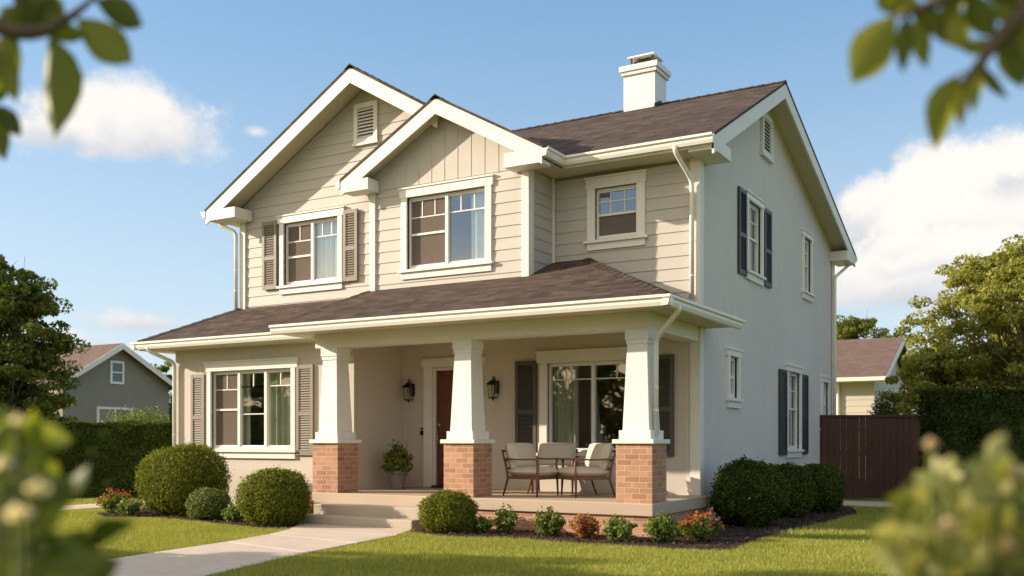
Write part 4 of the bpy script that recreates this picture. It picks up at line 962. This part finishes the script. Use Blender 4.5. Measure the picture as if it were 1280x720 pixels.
# ------------------------------------------------------------------ neighbour houses (aligned with the street like this one)
nb = empty('neighbour_house', (-40, 28, 0), 'dark grey gabled house with brown roof behind the left hedge', 'house')
X0 = -36.0; ya, yb, yc = 25.2, 28.1, 31.2; he, hr = 3.75, 5.5
w = MB(); w.box(-50, X0, ya+.3, yc-.3, 0, he); w.prism([(X0, ya+.3, he), (X0, yc-.3, he), (X0, yc-.3, he+.05), (X0, yb, hr-.15), (X0, ya+.3, he+.05)], (-14, 0, 0)); w.build('wall', 'neighbour_grey', nb)
w = MB(); w.prism([(X0+.4, ya, he), (X0+.4, yb, hr), (-50.4, yb, hr), (-50.4, ya, he)], (0, 0, -.12)); w.prism([(X0+.4, yb, hr), (X0+.4, yc, he), (-50.4, yc, he), (-50.4, yb, hr)], (0, 0, -.12)); rf = w.build('roof', 'shingles_far', nb)
w = MB(); w.prism([(X0+.4, ya, he-.01), (X0+.4, yb, hr-.01), (X0+.4, yb, hr-.26), (X0+.4, ya, he-.25)], (.04, 0, 0)); w.prism([(X0+.4, yb, hr-.01), (X0+.4, yc, he-.01), (X0+.4, yc, he-.25), (X0+.4, yb, hr-.26)], (.04, 0, 0)); w.build('rake_board', 'trim', rf)
def nwin(par, ax, plane, u0, u1, z0, z1, cols=2):
    F = (lambda m_, a, b, d0, d1, c_, e: m_.box(a, b, plane-d1, plane-d0, c_, e)) if ax == 'x' else (lambda m_, a, b, d0, d1, c_, e: m_.box(plane+d0, plane+d1, a, b, c_, e))
    m_ = MB(); frame_rect(m_, u0, u1, z0, z1, .10, .0, .06, F)
    for k in range(1, cols): uu = u0+(u1-u0)*k/cols; F(m_, uu-.04, uu+.04, 0, .05, z0+.1, z1-.1)
    F(m_, u0+.1, u1-.1, 0, .045, (z0+z1)/2-.03, (z0+z1)/2+.03)
    o = m_.build('window', 'white_paint', par); q = MB(); F(q, u0+.1, u1-.1, .005, .02, z0+.1, z1-.1); q.build('pane', 'pane_far', o); return o
principled('pane_far', (.05, .06, .07), .08, spec=.8)
nwin(nb, 'y', X0, 27.75, 28.45, 3.75, 4.75, 1); nwin(nb, 'y', X0, 27.1, 28.9, 1.2, 2.75, 2)
w = MB(); w.box(-49, X0-1, ya-1.6, ya+.3, 2.5, 2.65); 
for xx in (-37.3, -41, -45): w.box(xx-.08, xx+.08, ya-1.5, ya-1.34, 0, 2.5)
w.build('porch_canopy', 'trim', nb)
nb2 = empty('neighbour_house', (-11, 38.9, 0), 'cream sided house with brown roof behind the dark fence', 'house')
X1 = -5.66; ya, yb, yc = 34.9, 38.9, 42.9; he, hr = 3.50, 5.17
w = MB(); w.box(-18, X1-.45, ya+.5, yc-.5, 0, he-.1); w.prism([(X1-.45, ya+.5, he-.1), (X1-.45, yc-.5, he-.1), (X1-.45, yb, hr-.15)], (-12, 0, 0))
coarse('siding_far', (.55, .50, .42), .06, 1.5, .7, 30, .1, .003)
w.build('wall', 'siding_far', nb2)
s_ = MB(); siding(s_, ya+.5, lambda z: -17.9, lambda z: X1-.45, .3, he-.12, [], .22); s_.build('lap_siding', 'siding_far', nb2)
w = MB(); w.prism([(X1, ya, he), (X1, yb, hr), (-18.4, yb, hr), (-18.4, ya, he)], (0, 0, -.10)); w.prism([(X1, yb, hr), (X1, yc, he), (-18.4, yc, he), (-18.4, yb, hr)], (0, 0, -.10)); rf = w.build('roof', 'shingles_far', nb2)
w = MB(); w.prism([(X1, ya, he-.02), (X1, yb, hr-.02), (X1, yb, hr-.25), (X1, ya, he-.24)], (.03, 0, 0)); w.prism([(X1, yb, hr-.02), (X1, yc, he-.02), (X1, yc, he-.24), (X1, yb, hr-.25)], (.03, 0, 0)); w.build('rake_board', 'trim', rf)
w = MB(); w.box(-18.4, X1+.02, ya-.12, ya, he-.16, he-.03); w.box(-18.3, X1-.03, ya+.02, ya+.5, he-.18, he-.14); w.build('gutter', 'gutter_paint', nb2)
w = MB(); w.tube([(-7.3, ya+.42, he-.15), (-7.3, ya+.42, 0)], .05, 8); w.build('downspout', 'gutter_paint', nb2)
nwin(nb2, 'x', ya+.47, -8.75, -8.15, 2.25, 2.75, 1); nwin(nb2, 'y', X1-.45, 37.6, 38.9, 1.2, 2.5, 2); vent(38.6, 39.2, 3.7, 4.4, X1-.45, 'y', 'trim', nb2)

# ------------------------------------------------------------------ foreground branches and shrubs
def big_leaf(m_, base, dirv, L, wd, rng, curl=.25, face=None):
    """a real leaf: pointed oval, folded along the midrib, curled"""
    d0 = Vector(dirv).normalized(); s = d0.cross(Vector(face) if face else Vector((rng.gauss(0, 1), rng.gauss(0, 1), rng.gauss(.3, .8)))).normalized(); n = s.cross(d0)
    prof = [(0, .0), (.08, .28), (.25, .75), (.45, 1), (.62, .92), (.8, .6), (.93, .22), (1, .0)]
    vs = []
    for t, w_ in prof:
        c = Vector(base)+d0*(L*t)-n*(curl*L*t*t)-Vector((0, 0, .22*L*t*t)); fold = n*(wd*w_*.28)
        vs += [c-s*wd*w_*.5+fold, c, c+s*wd*w_*.5+fold]
    fs = []
    for i in range(len(prof)-1):
        a = 3*i; fs += [(a, a+1, a+4, a+3), (a+1, a+2, a+5, a+4)]
    m_.mesh(vs, fs)
def P3(px, py, z): v = RT*((px-640)/1226*z)+FW*z; return Vector((v.x, v.y, 1.3+(551-py)/1226*z))
# the tree on the left: crown hangs in from outside the view; stands left of the path
rng = random.Random(8)
def near_tree(root, name, label, tips, mat, seed, sz, crown_h, crown_r, nclump):
    t = empty(name, root, label, 'tree'); rg = random.Random(seed)
    tr = MB(); r0 = Vector(root); c = r0+Vector((0, 0, crown_h))
    tr.tube([r0, r0+Vector((.05, .03, 1.2)), r0+Vector((-.03, .05, 2.2)), c], [.14, .11, .09, .05], 12); tr.build('trunk', 'bark', t, smooth=True)
    br = MB(); lv = MB(); bd = MB()
    for path, leaves in tips:
        pts = curve([c-Vector((0, 0, .6))]+path, 4); k = len(pts); br.tube(pts, [.022*(1-i/k)+.0022 for i in range(k)], 8)
        for (b, tip, wr) in leaves:
            b, tip = Vector(b), Vector(tip); L = (tip-b).length
            d_ = (tip+Vector((0, 0, .14*L))-b); big_leaf(lv, b, d_, L, L*wr*1.25, rg, .08, FW+Vector((rg.gauss(0, .3), rg.gauss(0, .3), rg.gauss(.2, .3))))
            near = min(pts, key=lambda q: (q-b).length); br.tube([near, (near+b)/2+Vector((0, 0, .004)), b], .0018, 5)
    br.build('branch', 'bark', t, smooth=True)
    lv.build('leaves', mat, t, smooth=True)
    # rest of the crown
    rn = np.random.RandomState(seed); PP = []; NN = []
    for i in range(nclump):
        dd = rn.normal(size=3); dd /= np.linalg.norm(dd); o = np.array(c)+dd*np.array([crown_r, crown_r, crown_r*.75])*rn.rand()**.4
        k = 170; q = blobdirs(k, rn); PP.append(o+q*rn.uniform(.15, .5, (k, 1))); NN.append(q)
    P = np.concatenate(PP); N_ = np.concatenate(NN)
    # keep the open air in front of the camera clear
    f = P[:, 0]*FW.x+P[:, 1]*FW.y; u_ = np.abs(P[:, 0]*RT.x+P[:, 1]*RT.y)
    k = ~((f > .1) & (u_ < .60*f+.25))
    V = leafquads(P[k], N_[k], sz, rn, .7, .42); fast_mesh('crown', V, np.arange(len(V)).reshape(-1, 4), mat, t)
    return t
Z = 1.55
q = lambda px, py, z=Z: P3(px, py, z)
tipsL = [([q(-160, -60), q(-40, 20), q(40, 48), q(95, 18), q(135, -20)],
          [(q(62, 42), q(72, 152), .46), (q(95, 22), q(162, 72), .50), (q(20, 40), q(-25, 110), .5), (q(118, 0), q(178, 28), .45), (q(80, 25), q(10, -20), .5), (q(40, 46), q(30, -30), .5), (q(-10, 40), q(-60, 10), .5), (q(-10, 60), q(20, 118), .35), (q(120, -10), q(95, -60), .5), (q(30, 40), q(75, -15), .5), (q(5, 40), q(35, 0), .6), (q(50, 40), q(110, 40), .35)]),
         ([q(-160, 60, 1.7), q(-60, 120, 1.7), q(-10, 130, 1.7)], [(q(-10, 130, 1.7), q(25, 165, 1.7), .4), (q(-30, 125, 1.7), q(5, 190, 1.7), .4), (q(-20, 128, 1.7), q(12, 105, 1.7), .4)])]
near_tree((-4.3, 1.2, 0), 'garden_tree', 'near leafy tree hanging its blurred branch into the top left corner', tipsL, 'magnolia', 201, .04, 3.2, 1.3, 60)
Z = 1.35
q = lambda px, py, z=Z: P3(px, py, z)
tipsR = [([q(1420, -140), q(1320, -30), q(1255, 40), q(1220, 85), q(1203, 108)],
          [(q(1200, 92), q(1168, 172), .42), (q(1205, 95), q(1200, 150), .30), (q(1235, 65), q(1215, 130), .35), (q(1250, 45), q(1275, 100), .4), (q(1245, 50), q(1200, 60), .45), (q(1280, 10), q(1268, 60), .45), (q(1300, 30), q(1295, 110), .4), (q(1260, 40), q(1290, 75), .4), (q(1225, 80), q(1255, 118), .32), (q(1290, -10), q(1240, 20), .5), (q(1270, 20), q(1330, 50), .5)]),
         ([q(1420, -200), q(1300, -60), q(1200, -10), q(1150, 12), q(1118, 20)],
          [(q(1120, 18), q(1070, 92), .50), (q(1135, 15), q(1128, 80), .28), (q(1150, 12), q(1155, 75), .35), (q(1185, -5), q(1205, 55), .62), (q(1150, 5), q(1105, 0), .5), (q(1170, 0), q(1150, -50), .5), (q(1210, -10), q(1240, 40), .5), (q(1120, 20), q(1100, -25), .45), (q(1165, 5), q(1178, 48), .4), (q(1225, -20), q(1180, 20), .5), (q(1140, 10), q(1170, 40), .4), (q(1230, -20), q(1270, 5), .5)])]
near_tree((2.3, 1.9, 0), 'garden_tree', 'near leafy tree hanging its blurred branches into the top right corner', tipsR, 'branch_leaf', 202, .04, 2.9, 1.0, 60)
# tree left of the view whose crown shades the near lawn, and the trees across the street that the windows mirror
tree('garden_tree', -16.4, 1.8, 6.0, 2.1, 'tree_mid', 'round green garden tree left of the path that shades the near lawn', 131, 60, 500, .08, .3, cr=(.5, .8))
tree('garden_tree', -14.0, 4.0, 3.4, 1.2, 'tree_mid', 'small green garden tree beside the path that shades the near lawn', 132, 34, 400, .06, .3, cr=(.35, .5), trunk_r=.07)
t0_ = tree('street_tree', -20, -22, 7.5, 3.6, 'tree_olive', 'green tree in the row across the street', 133, 46, 300, .16, .1, 'trees across the street', cr=(.9, 1.4))
for i, X in enumerate((-62, -56, -50, -44, -38, -32, -26, -14, -8, -2, 5)):
    c_ = copy_tree(t0_); c_.location = (X, -22+1.5*math.sin(i*2.1), 0); c_.rotation_euler = (0, 0, i*1.3)
# near shrubs
def near_shrub(name, cx, cy, r, h, mat, label, n, lsz, seed, buds, budmat, tops, leaves=()):
    t = empty(name, (cx, cy, 0), label, 'shrub'); rg = random.Random(seed); lv = MB(); br = MB(); bd = MB()
    def twig(tip, nl, ls):
        b = Vector((cx+rg.uniform(-.7, .7)*r, cy+rg.uniform(-.7, .7)*r, .02)); md = Vector((tip.x*.55+b.x*.45+rg.uniform(-.05, .05), tip.y*.55+b.y*.45, tip.z*.6))
        pts = curve([b, md, tip], 4); k = len(pts); br.tube(pts, [.0035*(1-i/k)+.0012 for i in range(k)], 6)
        ax = (tip-md).normalized()
        for i in range(nl):
            f = rg.random()**.7; p = md.lerp(tip, .05+.95*f); a = rg.random()*6.283
            sd = ax.cross(Vector((math.cos(a), math.sin(a), .3))).normalized(); d_ = sd*rg.uniform(.5, 1)+ax*rg.uniform(.3, 1.1)
            big_leaf(lv, p, d_, ls*rg.uniform(.6, 1.2), ls*rg.uniform(.36, .52), rg, rg.uniform(0, .35))
    for i in range(n):
        a = rg.random()*6.283; rr = r*math.sqrt(rg.random()); z = h*(1-.5*(rr/r)**2)*rg.uniform(.5, 1)
        twig(Vector((cx+math.cos(a)*rr, cy+math.sin(a)*rr, max(.15, z))), 20, lsz)
    for tp in tops: twig(Vector(tp), 18, lsz*1.15)
    for (a_, b_, w_) in leaves:
        big_leaf(lv, a_, b_-a_, (b_-a_).length, (b_-a_).length*w_, rg, .05, FW+Vector((rg.gauss(0, .35), rg.gauss(0, .35), rg.gauss(.3, .35))))
        br.tube([Vector((cx, cy, a_.z*.5)), Vector((cx*.4+a_.x*.6, cy*.4+a_.y*.6, a_.z*.8)), a_], [.003, .002, .001], 6)
    for (p, s) in buds:
        p = Vector(p)
        for k in range(6):
            a = k*1.05; big_leaf(bd, p, Vector((math.cos(a)*.8, math.sin(a)*.8, .8)), s, s*.7, rg, .2)
        bd.lathe(p.x, p.y, [(s*.1, p.z-.002), (s*.3, p.z+s*.2), (s*.34, p.z+s*.6), (s*.1, p.z+s*.9)], 10)
        br.tube([p-Vector((0, 0, .25)), p], .003, 5)
    br.build('stem', 'magnolia', t, smooth=True); lv.build('leaves', mat, t, smooth=True)
    if buds: bd.build('blossom', budmat, t, smooth=True)
    return t
z1 = 1.25
cR = P3(1245, 600, z1); cL = P3(-20, 700, 1.2)
tR = [P3(px, py+28, z1+dz_) for px, py, dz_ in ((1130, 610, 0), (1160, 620, .05), (1200, 585, 0), (1225, 560, .05), (1250, 590, .1), (1275, 560, 0), (1190, 640, -.1), (1240, 640, -.1), (1280, 620, 0), (1120, 680, 0), (1160, 700, -.05), (1220, 690, -.05), (1270, 690, -.1), (1145, 640, .1), (1300, 570, .1), (1110, 715, .05))]
rq = random.Random(44); LR = []
for k in range(150):          # leafy top of the shrub, fanning up and out
    fx = rq.random(); px = 1118+fx*190; ptop = 648-72*min(1, fx*1.6)+18*math.sin(px*.09); py = rq.uniform(ptop, 730)
    zz = z1+rq.uniform(-.2, .12); a = rq.uniform(-2.6, -.4); L = rq.uniform(28, 62)
    LR.append((P3(px, py, zz), P3(px+math.cos(a)*L, py+math.sin(a)*L, zz+rq.uniform(-.04, .04)), rq.uniform(.34, .55)))
near_shrub('garden_shrub', cR.x, cR.y, .34, .84, 'pale_leaf', 'pale yellow green shrub blurred in the bottom right corner', 90, .055, 301, [(P3(1163, 560, 1.15), .014), (P3(1185, 665, 1.05), .018), (P3(1268, 600, 1.05), .016), (P3(1258, 690, 1.05), .018)], 'bud', tR, LR)
tL = [P3(px, py, 1.15+dz_) for px, py, dz_ in ((20, 590, 0), (60, 620, .1), (-10, 570, 0), (10, 640, -.1), (90, 700, .1), (50, 690, 0), (110, 690, 0), (20, 540, .05), (-30, 620, 0))]
LL_ = [(P3(a, b, z_), P3(c, d, z_+.03), w_) for a, b, c, d, z_, w_ in ((-15, 650, 95, 575, 1.05, .62), (20, 720, 142, 672, 1.05, .50), (0, 600, 45, 540, 1.1, .45), (-20, 590, 25, 500, 1.1, .3), (-20, 700, 60, 650, 1.1, .5), (40, 740, 100, 640, 1.12, .4), (10, 660, 75, 640, 1.1, .5), (-10, 720, 50, 700, 1.0, .6), (60, 740, 130, 715, 1.05, .5), (-10, 620, 30, 590, 1.0, .6), (0, 690, 40, 610, 1.15, .5), (70, 690, 110, 650, 1.15, .5))]
near_shrub('garden_shrub', cL.x, cL.y, .20, .90, 'shade_leaf', 'dark green shrub with white blossoms blurred in the bottom left corner', 60, .075, 302, [(P3(47, 618, .95), .016), (P3(20, 650, .95), .018), (P3(33, 648, .98), .014), (P3(22, 530, 1.05), .012), (P3(2, 585, 1.0), .014)], 'blossom', tL, LL_)
